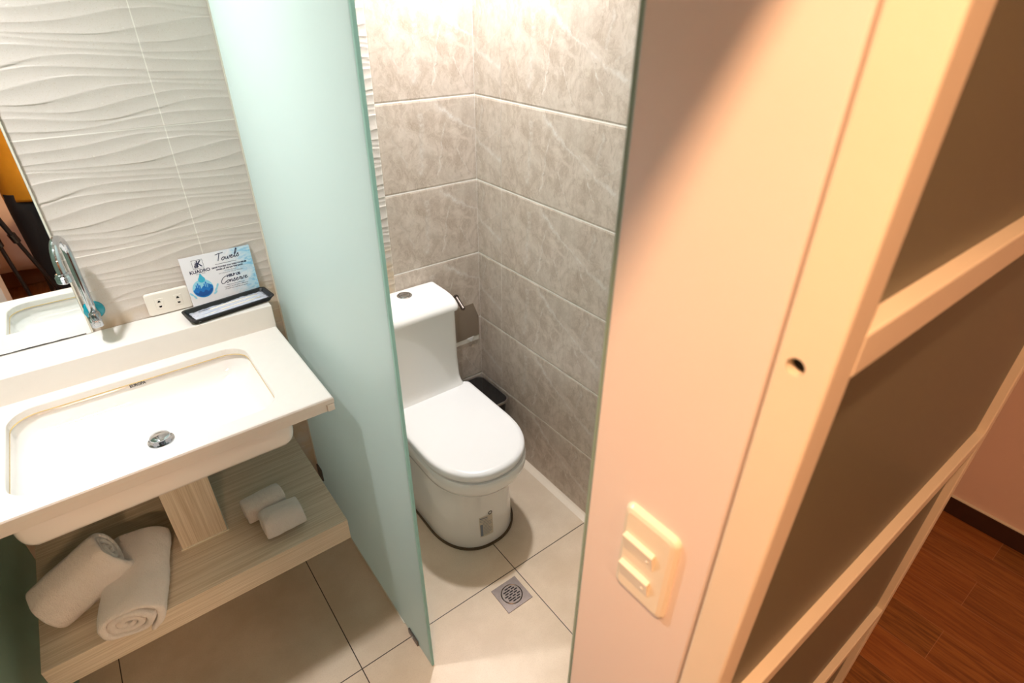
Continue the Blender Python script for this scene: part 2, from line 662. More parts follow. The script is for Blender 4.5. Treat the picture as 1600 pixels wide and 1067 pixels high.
wb = tiled_wall('wall_back_toilet', 0, 'x', 0, [(-.384, 0, .0, 1)], 0)
obj('grout', BX(-.385, .1, .0008, .1, 0, HB), 'grout', wb)
wr = tiled_wall('wall_right', 0, 'y', 0, [(0, -.158, .44, 1), (-.158, -.758, 0, 1), (-.758, -1.356, 0, 1), (-1.356, -1.49, 0, 1)], 0)
obj('grout', BX(.0008, .1, -1.49, .0016, 0, HB), 'grout', wr)
obj('wall_left', BX(-2.65, -2.55, -1.64, .1, 0, HB), 'paint', **ST)
# wall between bathroom and bedroom: one body with a doorway
bm = bmesh.new()
box(bm, XW, .11, YWF, YWB, 0, HR, bev=.002)
box(bm, .10, 1.2, -1.50, -1.40, 0, HR)
box(bm, -3.6, -1.65, YWF, YWB, 0, HR, bev=.002)
box(bm, -1.65, XW, YWF, YWB, 2.06, HR)
obj('wall_front', bm, 'paint', **ST)
obj('floor', BX(-2.6, .05, -1.565, .05, -.05, 0), 'floor', **ST)
bm = BX(-3.6, 1.2, -4.6, -1.565, -.05, 0)
box(bm, .10, 1.2, -1.565, -1.50, -.05, 0)
obj('floor_bedroom', bm, 'wood', **ST)
obj('ceiling', BX(-2.6, .1, YWB, .1, HB, HB + .05), 'ceil', **ST)
obj('ceiling_bedroom', BX(-3.6, 1.3, -4.6, YWF, HR, HR + .05), 'ceil', **ST)
obj('wall_bedroom_right', BX(1.2, 1.3, -4.6, YWB, 0, HR), 'paint_bed', **ST)
obj('wall_bedroom_left', BX(-3.7, -3.6, -4.6, YWB, 0, HR), 'paint_bed', **ST)
obj('wall_bedroom_back', BX(-3.7, 1.3, -4.7, -4.6, 0, HR), 'paint_bed', **ST)
bm = BX(1.186, 1.2, -4.6, -1.50, 0, .079, bev=.002)
obj('baseboard_right', bm, 'dark_wood', **ST)
bm = BX(1.188, 1.2, -4.6, -1.50, .079, .083)
obj('trim_1', bm, 'silicone', **ST)
# low tile kerb along the toilet wall
bm = bmesh.new()
loft(bm, [[Vector((0, y, 0)), Vector((0, y, .006)), Vector((-.012, y, .006)), Vector((-.034, y, .0))] for y in (-.0, -1.49)], closed=True)
obj('trim_2', bm, pmat('floor_kerb', (222, 208, 188), .45, var=.05), **ST)
# door track above the doorway
bm = BX(-1.75, .2, -1.702, YWF, 2.024, 2.10, bev=.003)
obj('trim_3', bm, 'doorpaint', **ST)
# silicone joints
bm = BX(XG - .003, XG, -.7, -.002, .0, .004)
box(bm, XG - .004, XG, -.004, 0, 0, 2.1)
obj('trim_4', bm, 'silicone', **ST)

# ------------------------------------------------------------------ frosted partition between vanity and toilet
gp = empty('glass_partition', (XG, -.44, 0), label='large frosted green-edged glass partition standing between vanity and toilet', cat='glass panel')


def child(name, bm, m, parent, smooth=False, mods=(), **kw):
    """children built in world coordinates, re-expressed in the parent's space"""
    bmesh.ops.transform(bm, matrix=parent.matrix_basis.inverted(), verts=bm.verts[:])
    return obj(name, bm, m, parent, smooth, mods, **kw)


child('glass_pane', BX(XG, XG2, YGE + .007, -.001, .003, 2.15), 'frost', gp)
child('polished_edge', BX(XG, XG2, YGE, YGE + .007, .003, 2.15, bev=.0012), 'glass_edge', gp, label='bright green polished glass edge')
bm = BX(XG - .006, XG - .0002, -.795, -.735, 0, .024, bev=.0015)
box(bm, XG2 + .0002, XG2 + .006, -.795, -.735, 0, .024, bev=.0015)
cl = child('clamp', bm, 'steel_dark', gp, label='small tarnished metal floor clamp')
bm = bmesh.new()
lathe(bm, [(.0, 0), (.004, 0), (.0035, .0015), (0, .0018)], 12, Matrix.Translation((XG - .006, -.765, .013)) @ Matrix.Rotation(-PI / 2, 4, 'Y'))
bmesh.ops.transform(bm, matrix=gp.matrix_basis.inverted(), verts=bm.verts[:])
obj('screw', bm, 'steel', cl)
bm = BX(XG - .006, XG - .0002, -.05, -.003, .13, .19, bev=.0015)
child('clamp', bm, 'steel_dark', gp)

gl = empty('shower_screen', (XL, -.4, 0), label='frosted green glass panel at the left end of the vanity', cat='glass panel')
child('glass_pane', BX(XL - .008, XL, -1.2, -.001, .003, 2.15), 'frost_left', gl)
child('clamp', BX(XL - .012, XL + .006, -1.18, -1.12, 0, .03, bev=.002), 'steel_dark', gl)

gs = empty('glass_screen', (-.42, YWB + .005, 0), label='frosted glass screen against the doorway wall, only its pale green edge showing', cat='glass panel')
child('glass_pane', BX(XW + .001, -.01, YWB + .0005, YWB + .0035, .003, 2.15), 'frost', gs)
child('polished_edge', BX(XW - .001, XW + .001, YWB + .0005, YWB + .0035, .003, 2.15), 'glass_edge_pale', gs)

# ------------------------------------------------------------------ sliding door
DX0, DX1, DY0, DY1 = -.856, .125, -1.682, -1.644
dr = empty('door_1', (DX0, DY0, 0), kind='structure')
SW = .036
# left stile with a drilled latch hole
me_st = bpy.data.meshes.new('tmp')
bm = BX(DX0, DX0 + SW, DY0, DY1, .01, 2.018, bev=.0025)
bm.to_mesh(me_st); bm.free()
tmp = bpy.data.objects.new('tmp', me_st); COL.objects.link(tmp)
me_c = bpy.data.meshes.new('tmpc')
bm = bmesh.new()
lathe(bm, [(.0068, -.01), (.0068, .028)], 28, Matrix.Translation((DX0, -1.6585, 1.571)) @ Matrix.Rotation(PI / 2, 4, 'Y'))
bmesh.ops.recalc_face_normals(bm, faces=bm.faces[:])
bm.to_mesh(me_c); bm.free()
cut = bpy.data.objects.new('cut', me_c); COL.objects.link(cut)
b_ = tmp.modifiers.new('b', 'BOOLEAN'); b_.object = cut; b_.operation = 'DIFFERENCE'; b_.solver = 'EXACT'
dg = bpy.context.evaluated_depsgraph_get()
me = bpy.data.meshes.new_from_object(tmp.evaluated_get(dg))
bpy.data.objects.remove(tmp); bpy.data.objects.remove(cut)
me.materials.clear()
me.transform(dr.matrix_basis.inverted())
stile = objm('stile', me, 'doorpaint', dr)
bm = bmesh.new()
lathe(bm, [(.0066, .010), (.0066, .026)], 24, Matrix.Translation((DX0, -1.6585, 1.571)) @ Matrix.Rotation(PI / 2, 4, 'Y'))
bmesh.ops.transform(bm, matrix=dr.matrix_basis.inverted(), verts=bm.verts[:])
obj('latch_socket', bm, 'hole', stile, label='dark round latch hole')
child('stile', BX(DX1 - SW, DX1, DY0, DY1, .01, 2.018, bev=.0025), 'doorpaint', dr)
rails = [(1.955, 2.018), (1.559, 1.594), (1.003, 1.037), (.415, .45), (.01, .075)]
for a, b in rails:
    child('rail', BX(DX0 + SW, DX1 - SW, DY0, DY1, a, b, bev=.002), 'doorpaint', dr)
for (a, b), (c, d) in zip(rails, rails[1:]):
    child('pane', BX(DX0 + SW - .002, DX1 - SW + .002, -1.666, -1.661, d - .002, a + .002), 'frost_door', dr)

# ------------------------------------------------------------------ light switch on the jamb
sw = empty('light_switch', (XW, -1.575, 1.28), label='ivory wall switch plate with two rockers on the doorway wall', cat='light switch')


def yz_plate(y0, y1, z0, z1, x, t, r, bev, sgn=-1):
    """rounded plate whose face looks to -x"""
    bm = bmesh.new()
    rings = []
    for off, dx in ((0, 0), (0, t * .35), (bev * .35, t * .8), (bev, t)):
        rr = rrect(y0 + off, y1 - off, z0 + off, z1 - off, max(r - off * .6, .001), 0, 6)
        rings.append([Vector((x + sgn * dx, p.x, p.y)) for p in rr])
    loft(bm, rings)
    return bm


child('plate', yz_plate(-1.609, -1.541, 1.2175, 1.3425, XW, .008, .009, .007), 'ivory_warm', sw, smooth=False)
for za in (1.280, 1.2375):
    bm = bmesh.new()
    # rocker: a wedge, proud at its top
    y0, y1 = -1.588, -1.549
    q = [(-.0075, za), (-.0085, za + .002), (-.0135, za + .0245), (-.0075, za + .0265)]
    loft(bm, [[Vector((XW + a, y, z)) for a, z in q] for y in (y0, y0 + .0005, y1 - .0005, y1)])
    rk = child('rocker', bm, 'ivory_warm', sw)
    bm = bmesh.new()
    lathe(bm, [(0, 0), (.002, 0), (.0016, .0008), (0, .001)], 10, Matrix.Translation((XW - .0108, -1.5815, za + .012)) @ Matrix.Rotation(-PI / 2 - .2, 4, 'Y'))
    bmesh.ops.transform(bm, matrix=sw.matrix_basis.inverted(), verts=bm.verts[:])
    obj('indicator_dot', bm, 'ivory', rk)

# ------------------------------------------------------------------ vanity
XV0, XV1, YV, ZV = -1.676, -.859, -.593, .905
va = empty('vanity_counter', (-1.27, -.3, .88), label='cream solid-surface vanity countertop with raised back ledge, holding the basin', cat='countertop')
HX0, HX1, HY0, HY1, HRAD = -1.528, -.976, -.541, -.185, .058


def counter_with_hole():
    bm = bmesh.new()
    inner = rrect(HX0, HX1, HY0, HY1, HRAD, 0, 8)
    cx, cy = (HX0 + HX1) / 2, (HY0 + HY1) / 2
    x0, x1, y0, y1 = XV0, XV1, YV, -.135
    n = len(inner)
    sets = []
    for i, p in enumerate(inner):
        sets.append(math.atan2(p.y - cy, p.x - cx))
    outer = []
    for i, p in enumerate(inner):
        d = Vector((p.x - cx, p.y - cy))
        # scale so it meets the rectangle
        s = 1e9
        if d.x > 0: s = min(s, (x1 - cx) / d.x)
        if d.x < 0: s = min(s, (x0 - cx) / d.x)
        if d.y > 0: s = min(s, (y1 - cy) / d.y)
        if d.y < 0: s = min(s, (y0 - cy) / d.y)
        outer.append(Vector((cx + d.x * s, cy + d.y * s, 0)))
    # force the four corners
    for c in ((x0, y0), (x1, y0), (x1, y1), (x0, y1)):
        k = min(range(n), key=lambda i: (outer[i] - Vector((c[0], c[1], 0))).length)
        outer[k] = Vector((c[0], c[1], 0))
    t, f = .020, .006

    def inset(o, a):
        return Vector((min(max(o.x, x0 + a), x1 - a), min(max(o.y, y0 + a), y1), 0))
    rings = []
    for a, z in ((.0015, ZV - t - .0), (0, ZV - t + .0015), (0, ZV - f), (.0018, ZV - f * .3), (f, ZV)):
        rings.append([Vector((inset(o, a).x, inset(o, a).y, z)) for o in outer])
    rings.append([Vector((p.x, p.y, ZV)) for p in [q + (q - Vector((cx, cy, 0))).normalized() * .002 for q in inner]])
    rings.append([Vector((p.x, p.y, ZV - .002)) for p in inner])
    rings.append([Vector((p.x, p.y, ZV - t)) for p in inner])
    vr = [[bm.verts.new(p) for p in r] for r in rings]
    for a, b in zip(vr, vr[1:] + [vr[0]]):
        for i in range(n):
            j = (i + 1) % n
            bm.faces.new((a[i], a[j], b[j], b[i]))
    bmesh.ops.remove_doubles(bm, verts=bm.verts[:], dist=1e-5)
    return bm


child('countertop', counter_with_hole(), 'solid', va)
bm = BX(XV0, XV1 - .020, YV + .004, YV + .022, .862, ZV - .0202, bev=.002)
child('apron', bm, 'solid', va, label='front drop edge of the countertop')
bm = BX(XV1 - .020, XV1, YV, -.135, .862, ZV - .0202, bev=.003)
child('apron', bm, 'solid', va)
child('back_ledge', BX(XV0, XV1, -.140, -.0045, .862, .978, bev=.0018), 'solid', va)
for xa in (-1.552, -.945):
    bm = BX(xa - .006, xa + .006, -.50, -.12, .80, .808)
    box(bm, xa - .006, xa + .006, -.50, -.494, .808, .862)
    child('bracket', bm, 'silicone', va)

sk = empty('sink_basin', (-1.25, -.36, .80), label='white rectangular undermount ceramic basin set in the vanity countertop', cat='sink')
bm = bmesh.new()
e = .004
prof = [(-e, .8845), (-e, .872), (.000, .855), (.006, .835), (.018, .818), (.038, .807), (.075, .801)]
inner = []
for off, z in prof:
    # right end slopes more gently than the left
    ox = off * 1.0
    inner.append(rrect(HX0 + off * .8, HX1 - off * 1.9, HY0 + off, HY1 - off, max(HRAD - off * .3, .03), z, 8))
inner.append(rrect(-1.30, -1.19, -.40, -.32, .039, .797, 8))
outer = [rrect(HX0 - .012, HX1 + .012, -.575, -.150, .02, z, 8) for z in (.8845, .84)]
outer.append(rrect(HX0 - .010, HX1 + .010, -.574, -.152, .02, .812, 8))
outer.append(rrect(HX0 - .000, HX1 - .000, -.570, -.158, .02, .795, 8))
outer.append(rrect(HX0 + .018, HX1 - .018, -.56, -.168, .02, .786, 8))
loft(bm, outer[::-1] + inner, cap0=True, cap1=True)
child('bowl', bm, 'ceramic', sk, smooth=True, mods=[('SUBSURF', dict(levels=1, render_levels=1))])
# sealant line where bowl meets countertop
a = rrect(HX0 - .0005, HX1 + .0005, HY0, HY1 + .0003, HRAD, .8862, 8)
b = [Vector((p.x, p.y, .8838)) for p in rrect(HX0 + .0012, HX1 - .0012, HY0 + .001, HY1 - .0014, HRAD, 0, 8)]
bm = bmesh.new(); loft(bm, [a, b], cap0=False, cap1=False)
child('sealant_line', bm, 'seal', sk, label='thin yellowed sealant line around the bowl')
dn = empty('x', (0, 0, 0)); bpy.data.objects.remove(dn)
DC = Vector((-1.247, -.362, .798))
bm = bmesh.new()
lathe(bm, [(.0, .0), (.031, .0), (.031, .0022), (.026, .003), (.0255, -.001 + .002), (0, .001)], 40, Matrix.Translation(DC))
dring = child('drain_ring', bm, 'chrome', sk, smooth=False)
bm = bmesh.new()
lathe(bm, [(.008, .001), (.008, .012), (.0235, .0125), (.0245, .0140), (.023, .0162), (.014, .0185), (0, .0192)], 40, Matrix.Translation(DC))
child('pop_up_plug', bm, 'chrome', sk, smooth=True, label='domed chrome pop-up drain plug')
for (xx, zz) in ():
    pass
T = textmesh('brand_print', 'EUROPA', .0125, 'ink_black', sk, loc=Vector((-1.253, HY1 + .0005, .877)) - Vector(sk.location), align='CENTER', bold=.0003,
             rot=Matrix.Rotation(PI / 2, 3, 'X'), sx=.8)
T['label'] = 'small black lettering on the inner rear wall'

# faucet
fc = empty('faucet', (-1.288, 0, 1.045), label='chrome wall-mounted gooseneck tap with teal collar above the basin', cat='faucet')
RX = Matrix.Rotation(PI / 2, 4, 'X')  # local z -> -y
FB = Matrix.Translation((-1.287, 0, 1.040))
bm = bmesh.new()
lathe(bm, [(0, .0005), (.026, .0005), (.027, .004), (.022, .011), (.014, .014), (0, .014)], 36, FB @ RX)
child('collar', bm, 'teal', fc, smooth=True, label='teal plastic wall collar')
bm = bmesh.new()
lathe(bm, [(0, .010), (.0125, .010), (.0135, .016), (.0135, .058), (.0115, .064), (0, .064)], 32, FB @ RX)
child('tap_body', bm, 'chrome', fc, smooth=True)
bm = bmesh.new()
rings = []
for y, w_, h_ in ((-.060, .0115, .012), (-.066, .013, .013), (-.082, .014, .0125), (-.090, .0135, .011), (-.094, .012, .010)):
    zc = 1.040 - (abs(y) - .06) * .12
    rings.append([Vector((-1.287 + p.x, y, zc + p.y)) for p in rrect(-w_, w_, -h_, h_, .005, 0, 4)])
loft(bm, rings)
lev = child('handle', bm, 'chrome', fc, smooth=False, mods=[('BEVEL', dict(width=.001, segments=2))])
bm = bmesh.new()
lathe(bm, [(0, 0), (.008, 0), (.008, .0008), (.0068, .0012), (.0066, .0006), (0, .0006)], 28, Matrix.Translation((-1.287, -.094, 1.036)) @ RX)
bmesh.ops.transform(bm, matrix=fc.matrix_basis.inverted(), verts=bm.verts[:])
obj('handle_button', bm, 'chrome', lev)
sp_pts = []
y0f, y1f, ztop = -.040, -.142, 1.222
x0f, x1f = -1.287, -1.309
for k in range(8): sp_pts.append(Vector((x0f, y0f, 1.048 + (ztop - 1.048) * k / 7)))
R_ = (y0f - y1f) / 2
for k in range(1, 17):
    a = PI * k / 16
    sp_pts.append(Vector((x0f + (x1f - x0f) * (1 - math.cos(a)) / 2, y0f - R_ + R_ * math.cos(a), ztop + R_ * math.sin(a))))
sp_pts.append(Vector((x1f, y1f, ztop - .012)))
sp_pts.append(Vector((x1f, y1f, ztop - .018)))
bm = bmesh.new(); tube(bm, sp_pts, .0098, 20)
sn = child('spout', bm, 'chrome', fc, smooth=True)
bm = bmesh.new()
pr = [(0, .0), (.0105, 0), (.0125, .0015)]
for k in range(6): pr += [(.0165, .003 + k * .0026), (.0178, .0043 + k * .0026)]
pr += [(.0150, .020), (.0150, .024), (.012, .0255), (0, .0255)]
lathe(bm, pr, 32, Matrix.Translation((x1f, y1f, ztop - .040)))
bmesh.ops.transform(bm, matrix=fc.matrix_basis.inverted(), verts=bm.verts[:])
obj('aerator', bm, 'chrome', sn, smooth=False, label='ribbed chrome aerator nozzle')

# mirror
mi = empty('mirror', (-1.49, -.003, .98), label='frameless rectangular wall mirror above the vanity ledge', cat='mirror')
child('mirror_glass', BX(-1.6755, -1.3105, -.0105, -.0045, .9795, 1.95, bev=.0008), 'mirror', mi)
child('edge', BX(-1.3105, -1.3065, -.0105, -.0045, .9795, 1.95, bev=.0008), 'silicone', mi, label='pale bevelled right edge')
R = random.Random(2)
bm = bmesh.new()
xa = -1.675
pv = None
while xa < -1.315:
    h_ = .0012 + R.random() * .0022
    v1 = bm.verts.new((xa, -.0107, .9800)); v2 = bm.verts.new((xa, -.0107, .9800 + h_))
    if pv: bm.faces.new((pv[0], v1, v2, pv[1]))
    pv = (v1, v2)
    xa += R.uniform(.006, .02)
child('worn_silvering', bm, 'black', mi, label='black corroded line along the bottom edge')

# shelf
sh = empty('vanity_shelf', (-1.26, -.3, .354), label='whitewashed oak open shelf hanging below the basin', cat='shelf')
child('board', BX(-1.635, -.882, -.566, -.0045, .354, .434, bev=.0012), 'oak_x', sh)
child('support_post', BX(-1.300, -1.180, -.388, -.17, .434, .785, bev=.0012), 'oak_z', sh)
bm = BX(-1.304, -1.176, -.392, -.166, .4342, .4375)
child('sealant_strip', bm, 'silicone', sh)

# drain pipe under the shelf
bm = bmesh.new()
tube(bm, catmull([(-1.50, -.10, .353), (-1.50, -.10, .2), (-1.50, -.10, .06), (-1.50, -.07, .03), (-1.50, -.02, .03)]), .024, 20)
obj('drain_pipe', bm, 'plastic_white', smooth=True, label='white waste pipe on the floor beneath the oak shelf', cat='pipe')


# ------------------------------------------------------------------ towels
def spiral_roll(length, rx, rz, turns, seed, flat=2.0, nl=26, amp=.004, tail=.0, endn=.006):
    """rolled cloth, axis along local X from 0 to length, resting on z=0"""
    R = random.Random(seed)
    so = R.uniform(0, 50)
    per = 44
    n = int(turns * per)
    th = 1.0 / (turns + .35)
    pts_o, pts_i = [], []
    for i in range(n + 1):
        a = 2 * PI * i / per
        f = (i / n)
        r = .06 + .94 * (i / per + .35) * th if True else f
        r = min(r, 1.0) * (1 + .13 * max(0, (f - .95) / .05))
        ri = max(r - th * .86, .015)
        c, s = math.cos(a + 2.4), math.sin(a + 2.4)
        k = (abs(c) ** flat + abs(s) ** flat) ** (-1 / flat)
        wob = 1 + .22 * noise.noise(Vector((math.cos(a) * 1.3 + so, math.sin(a) * 1.3, i / per * .9))) * (1 - .45 * r)
        pts_o.append((c * k * r * rx * wob, s * k * r * rz * wob, i))
        pts_i.append((c * k * ri * rx * wob, s * k * ri * rz * wob, i))
    bm = bmesh.new()
    cols_o, cols_i = [], []
    for j in range(nl + 1):
        t = j / nl
        x = length * t
        bul = 1 - .05 * (abs(2 * t - 1) ** 3)
        co, ci = [], []
        for (lst, dst) in ((pts_o, co), (pts_i, ci)):
            for (yy, zz, i) in lst:
                ee = endn * noise.noise(Vector((i / per * 2.1 + so, 3.3, j > nl / 2))) * (1 if (t > .9 or t < .1) else 0)
                ee += (.006 * (1 - i / n)) * (1 if t < .1 else (-1 if t > .9 else 0))
                d = amp * (noise.noise(Vector((x * 14 + so, yy * 22, zz * 22))) + .45 * noise.noise(Vector((x * 45 + so, yy * 60, zz * 60))))
                v = Vector((yy, zz)) * bul
                L = max(v.length, 1e-5)
                v = v * (1 + d / max(L, .02))
                dst.append(bm.verts.new((x + ee, v.x, v.y + rz)))
        cols_o.append(co); cols_i.append(ci)
    for j in range(nl):
        for i in range(n):
            bm.faces.new((cols_o[j][i], cols_o[j][i + 1], cols_o[j + 1][i + 1], cols_o[j + 1][i]))
            bm.faces.new((cols_i[j][i], cols_i[j + 1][i], cols_i[j + 1][i + 1], cols_i[j][i + 1]))
        bm.faces.new((cols_o[j][n], cols_i[j][n], cols_i[j + 1][n], cols_o[j + 1][n]))
        bm.faces.new((cols_o[j][0], cols_o[j + 1][0], cols_i[j + 1][0], cols_i[j][0]))
    for j in (0, nl):
        for i in range(n):
            q = (cols_o[j][i], cols_i[j][i], cols_i[j][i + 1], cols_o[j][i + 1])
            bm.faces.new(q if j == 0 else q[::-1])
    return bm


def place(o, loc, rot):
    o.location = loc
    o.rotation_euler = rot
    return o


SS = [('SUBSURF', dict(levels=1, render_levels=1))]
TG = dict(cat='towel')
# roll lying front to back
b1 = obj('rolled_towel', spiral_roll(.28, .086, .050, 3.3, 5, 2.2, endn=.012), 'terry', smooth=True, mods=SS,
         label='white bath towel rolled up, spiral end overhanging the shelf front', group='rolled bath towels on the shelf', **TG)
place(b1, (-1.446, -.602, .438), (0, 0, PI / 2 - .21))
b2 = obj('rolled_towel', spiral_roll(.195, .068, .062, 3.3, 11, 2.1, endn=.012), 'terry', smooth=True, mods=SS,
         label='white bath towel rolled up, leaning on the other roll, against the green glass', group='rolled bath towels on the shelf', **TG)
place(b2, (-1.5775, -.43, .438), (.0, -.46, .10))
h1 = obj('face_towel', spiral_roll(.117, .041, .040, 2.2, 21, 4.5, 14, .004, endn=.005), 'terry', smooth=True, mods=SS,
         label='small folded white face towel nearest the shelf front edge', group='folded face towels', **TG)
place(h1, (-1.100, -.478, .436), (0, 0, .02))
h2 = obj('face_towel', spiral_roll(.117, .041, .038, 2.2, 33, 4.5, 14, .004, endn=.005), 'terry', smooth=True, mods=SS,
         label='small folded white face towel lying behind the front one, nearer the wall', group='folded face towels', **TG)
place(h2, (-1.126, -.392, .436), (0, 0, .06))

# ------------------------------------------------------------------ outlet
ol = empty('power_outlet', (-1.107, 0, 1.013), label='ivory double power outlet on the wavy tile beside the printed card', cat='power outlet')


def xz_plate(x0, x1, z0, z1, y, t, r, bev):
    bm = bmesh.new()
    rings = []
    for off, dy in ((0, 0), (0, t * .45), (bev * .4, t * .85), (bev, t)):
        rings.append([Vector((p.x, y - dy, p.y)) for p in rrect(x0 + off, x1 - off, z0 + off, z1 - off, max(r - off * .5, .001), 0, 6)])
    loft(bm, rings)
    return bm


child('plate', xz_plate(-1.166, -1.048, .9795, 1.0495, -.0035, .008, .008, .004), 'ivory', ol)
for cx in (-1.132, -1.083):
    s_ = child('socket', xz_plate(cx - .011, cx + .011, 1.014 - .0165, 1.014 + .0165, -.0114, .0008, .001, .0005), 'ivory', ol)
    for q in ([(-.0045, .005), (.0045, .005), (.002, .0105), (-.002, .0105)], [(-.0042, -.006), (.0042, -.006), (.0028, -.0108), (-.0028, -.0108)]):
        bm = bmesh.new()
        loft(bm, [[Vector((cx + a, y, 1.014 + b)) for a, b in q] for y in (-.0119, -.0126)])
        bmesh.ops.transform(bm, matrix=ol.matrix_basis.inverted(), verts=bm.verts[:])
        obj('slot', bm, 'hole', s_)

# ------------------------------------------------------------------ tray, packets, card
TRC, TRR = Vector((-.963, -.082, .9785)), .12
tr = empty('amenity_tray', TRC, (0, 0, TRR), label='shallow black plastic tray on the vanity ledge in front of the card', cat='tray')
hl, hw = .124, .046
bm = bmesh.new()
rings = [rrect(-hl + .012, hl - .012, -hw + .010, hw - .010, .008, .0, 5), rrect(-hl + .012, hl - .012, -hw + .010, hw - .010, .008, .001, 5),
         rrect(-hl + .002, hl - .002, -hw + .002, hw - .002, .012, .0125, 5), rrect(-hl, hl, -hw, hw, .014, .0135, 5),
         rrect(-hl, hl, -hw, hw, .014, .0150, 5), rrect(-hl + .006, hl - .006, -hw + .006, hw - .006, .012, .0150, 5),
         rrect(-hl + .015, hl - .015, -hw + .013, hw - .013, .008, .0035, 5)]
loft(bm, rings)
obj('tray_body', bm, 'black', tr)


def packet(seed, L, W, label, loc, rz):
    R = random.Random(seed)
    e = empty('toothbrush_packet', loc, (0, 0, rz), label=label, cat='packet', group='sealed packets in the black tray')
    bm = bmesh.new()
    nx, ny = 34, 8
    top, bot = {}, {}
    for i in range(nx + 1):
        for j in range(ny + 1):
            u, v = i / nx, j / ny
            puff = .0035 * (math.sin(PI * v) ** .7) * min(1, 8 * u, 8 * (1 - u))
            cr = .0022 * noise.noise(Vector((u * 9 + seed, v * 5, 0))) + .0012 * noise.noise(Vector((u * 26 + seed, v * 11, 2)))
            x = (u - .5) * L + .003 * noise.noise(Vector((v * 4 + seed, 0, 9))) * abs(2 * u - 1)
            y = (v - .5) * W + .0025 * noise.noise(Vector((u * 5 + seed, 7, 0)))
            top[i, j] = bm.verts.new((x, y, .004 + puff + cr))
            bot[i, j] = bm.verts.new((x, y, .0028))
    for i in range(nx):
        for j in range(ny):
            bm.faces.new((top[i, j], top[i + 1, j], top[i + 1, j + 1], top[i, j + 1]))
            bm.faces.new((bot[i, j], bot[i, j + 1], bot[i + 1, j + 1], bot[i + 1, j]))
    for i in range(nx):
        for j in (0, ny):
            bm.faces.new((top[i, j], bot[i, j], bot[i + 1, j], top[i + 1, j]))
    for j in range(ny):
        for i in (0, nx):
            bm.faces.new((top[i, j], top[i, j + 1], bot[i, j + 1], bot[i, j]))
    obj('wrapper', bm, 'packet', e, smooth=True)
    bm = bmesh.new()
    tube(bm, [(-L * .38, 0, .0058), (-L * .1, .001, .0066), (L * .2, 0, .0066), (L * .40, -.001, .0058)], [.0022, .003, .0024, .0036], 8)
    obj('toothbrush', bm, 'brush', e, smooth=True)
    return e


pk = packet(3, .216, .046, 'clear wrinkled sachet with toothbrush, at the rear of the black tray', (-.962, -.070, .9805), TRR + .03)
textmesh('small_print', 'KUADRO', .008, 'ink', pk, loc=(-.088, .001, .0098), depth=.0002)
packet(8, .214, .044, 'clear wrinkled sachet with toothbrush, at the front of the black tray', (-.958, -.094, .9805), TRR + .05)

# card
CW, CH = .196, .153
cardM = Matrix.Translation((-1.051, -.0185, .979)) @ Matrix.Rotation(PI / 2 - .07, 4, 'X')
ce = empty('info_card', label='white and blue printed towel notice card leaning on the wall behind the tray', cat='card')
ce.matrix_basis = cardM
bm = BX(0, CW, 0, CH, -.0012, 0)
obj('card_sheet', bm, 'card', ce)


CDY = .0105


def T_(name, body, size, m, x, y, align='CENTER', **k):
    y += CDY
    return textmesh(name, body, size, m, ce, loc=(x, y, .0002), align=align, **k)


# logo: K in a double square frame
bm = bmesh.new()
fx0, fx1, fy0, fy1 = .030, .060, .103 + CDY, .130 + CDY
for (a, b, c, d) in ((fx0, fx1, fy0, fy0 + .0008), (fx0, fx1, fy1 - .0008, fy1), (fx0, fx0 + .0008, fy0, fy1), (fx1 - .0008, fx1, fy0, fy1)):
    box(bm, a, b, c, d, 0, .0003)
for i, (x, h) in enumerate(((.0345, .008), (.0368, .013), (.0391, .018), (.0414, .015))):
    box(bm, x, x + .0018, fy0 + .003, fy0 + .003 + h, 0, .0003)
obj('logo', bm, 'ink', ce, label='square framed hotel emblem with towers')
T_('logo_letter', 'K', .027, 'ink', .049, .1165, bold=.0006, sx=.85)
T_('heading_print', 'KUADRO', .0135, 'ink', .0455, .0945, bold=.0004)
T_('small_print', 'HOTEL & SUITES', .0036, 'ink_grey', .0455, .0865)

ST_ = {  # handwriting strokes, unit em box
    'T': ([[(-.25, .92), (.1, .98), (.75, 1.02)], [(.28, 1.0), (.2, .5), (.12, .02)]], .55),
    'o': ([[(.22, .4), (.05, .25), (.1, .03), (.3, .05), (.38, .28), (.25, .42), (.3, .36), (.55, .36)]], .5),
    'w': ([[(.0, .38), (.06, .08), (.2, .05), (.28, .35), (.32, .06), (.46, .06), (.55, .4), (.66, .34)]], .62),
    'e': ([[(.0, .15), (.28, .3), (.22, .43), (.08, .3), (.1, .05), (.3, .03), (.48, .2)]], .45),
    'l': ([[(.0, .12), (.3, .7), (.36, 1.1), (.24, 1.05), (.12, .4), (.16, .03), (.36, .12)]], .36),
    's': ([[(.0, .1), (.2, .48), (.22, .3), (.32, .1), (.16, .0), (.04, .06)], ], .38),
    'C': ([[(.75, .95), (.6, 1.05), (.2, .8), (.02, .35), (.15, .02), (.45, .05), (.72, .3)]], .72),
    'n': ([[(.0, .4), (.04, .02), (.12, .32), (.28, .38), (.3, .05), (.46, .1)]], .46),
    'r': ([[(.0, .1), (.12, .44), (.2, .36), (.28, .38), (.24, .06), (.38, .1)]], .38),
    'v': ([[(.0, .38), (.1, .03), (.2, .1), (.3, .44), (.42, .36)]], .42)}


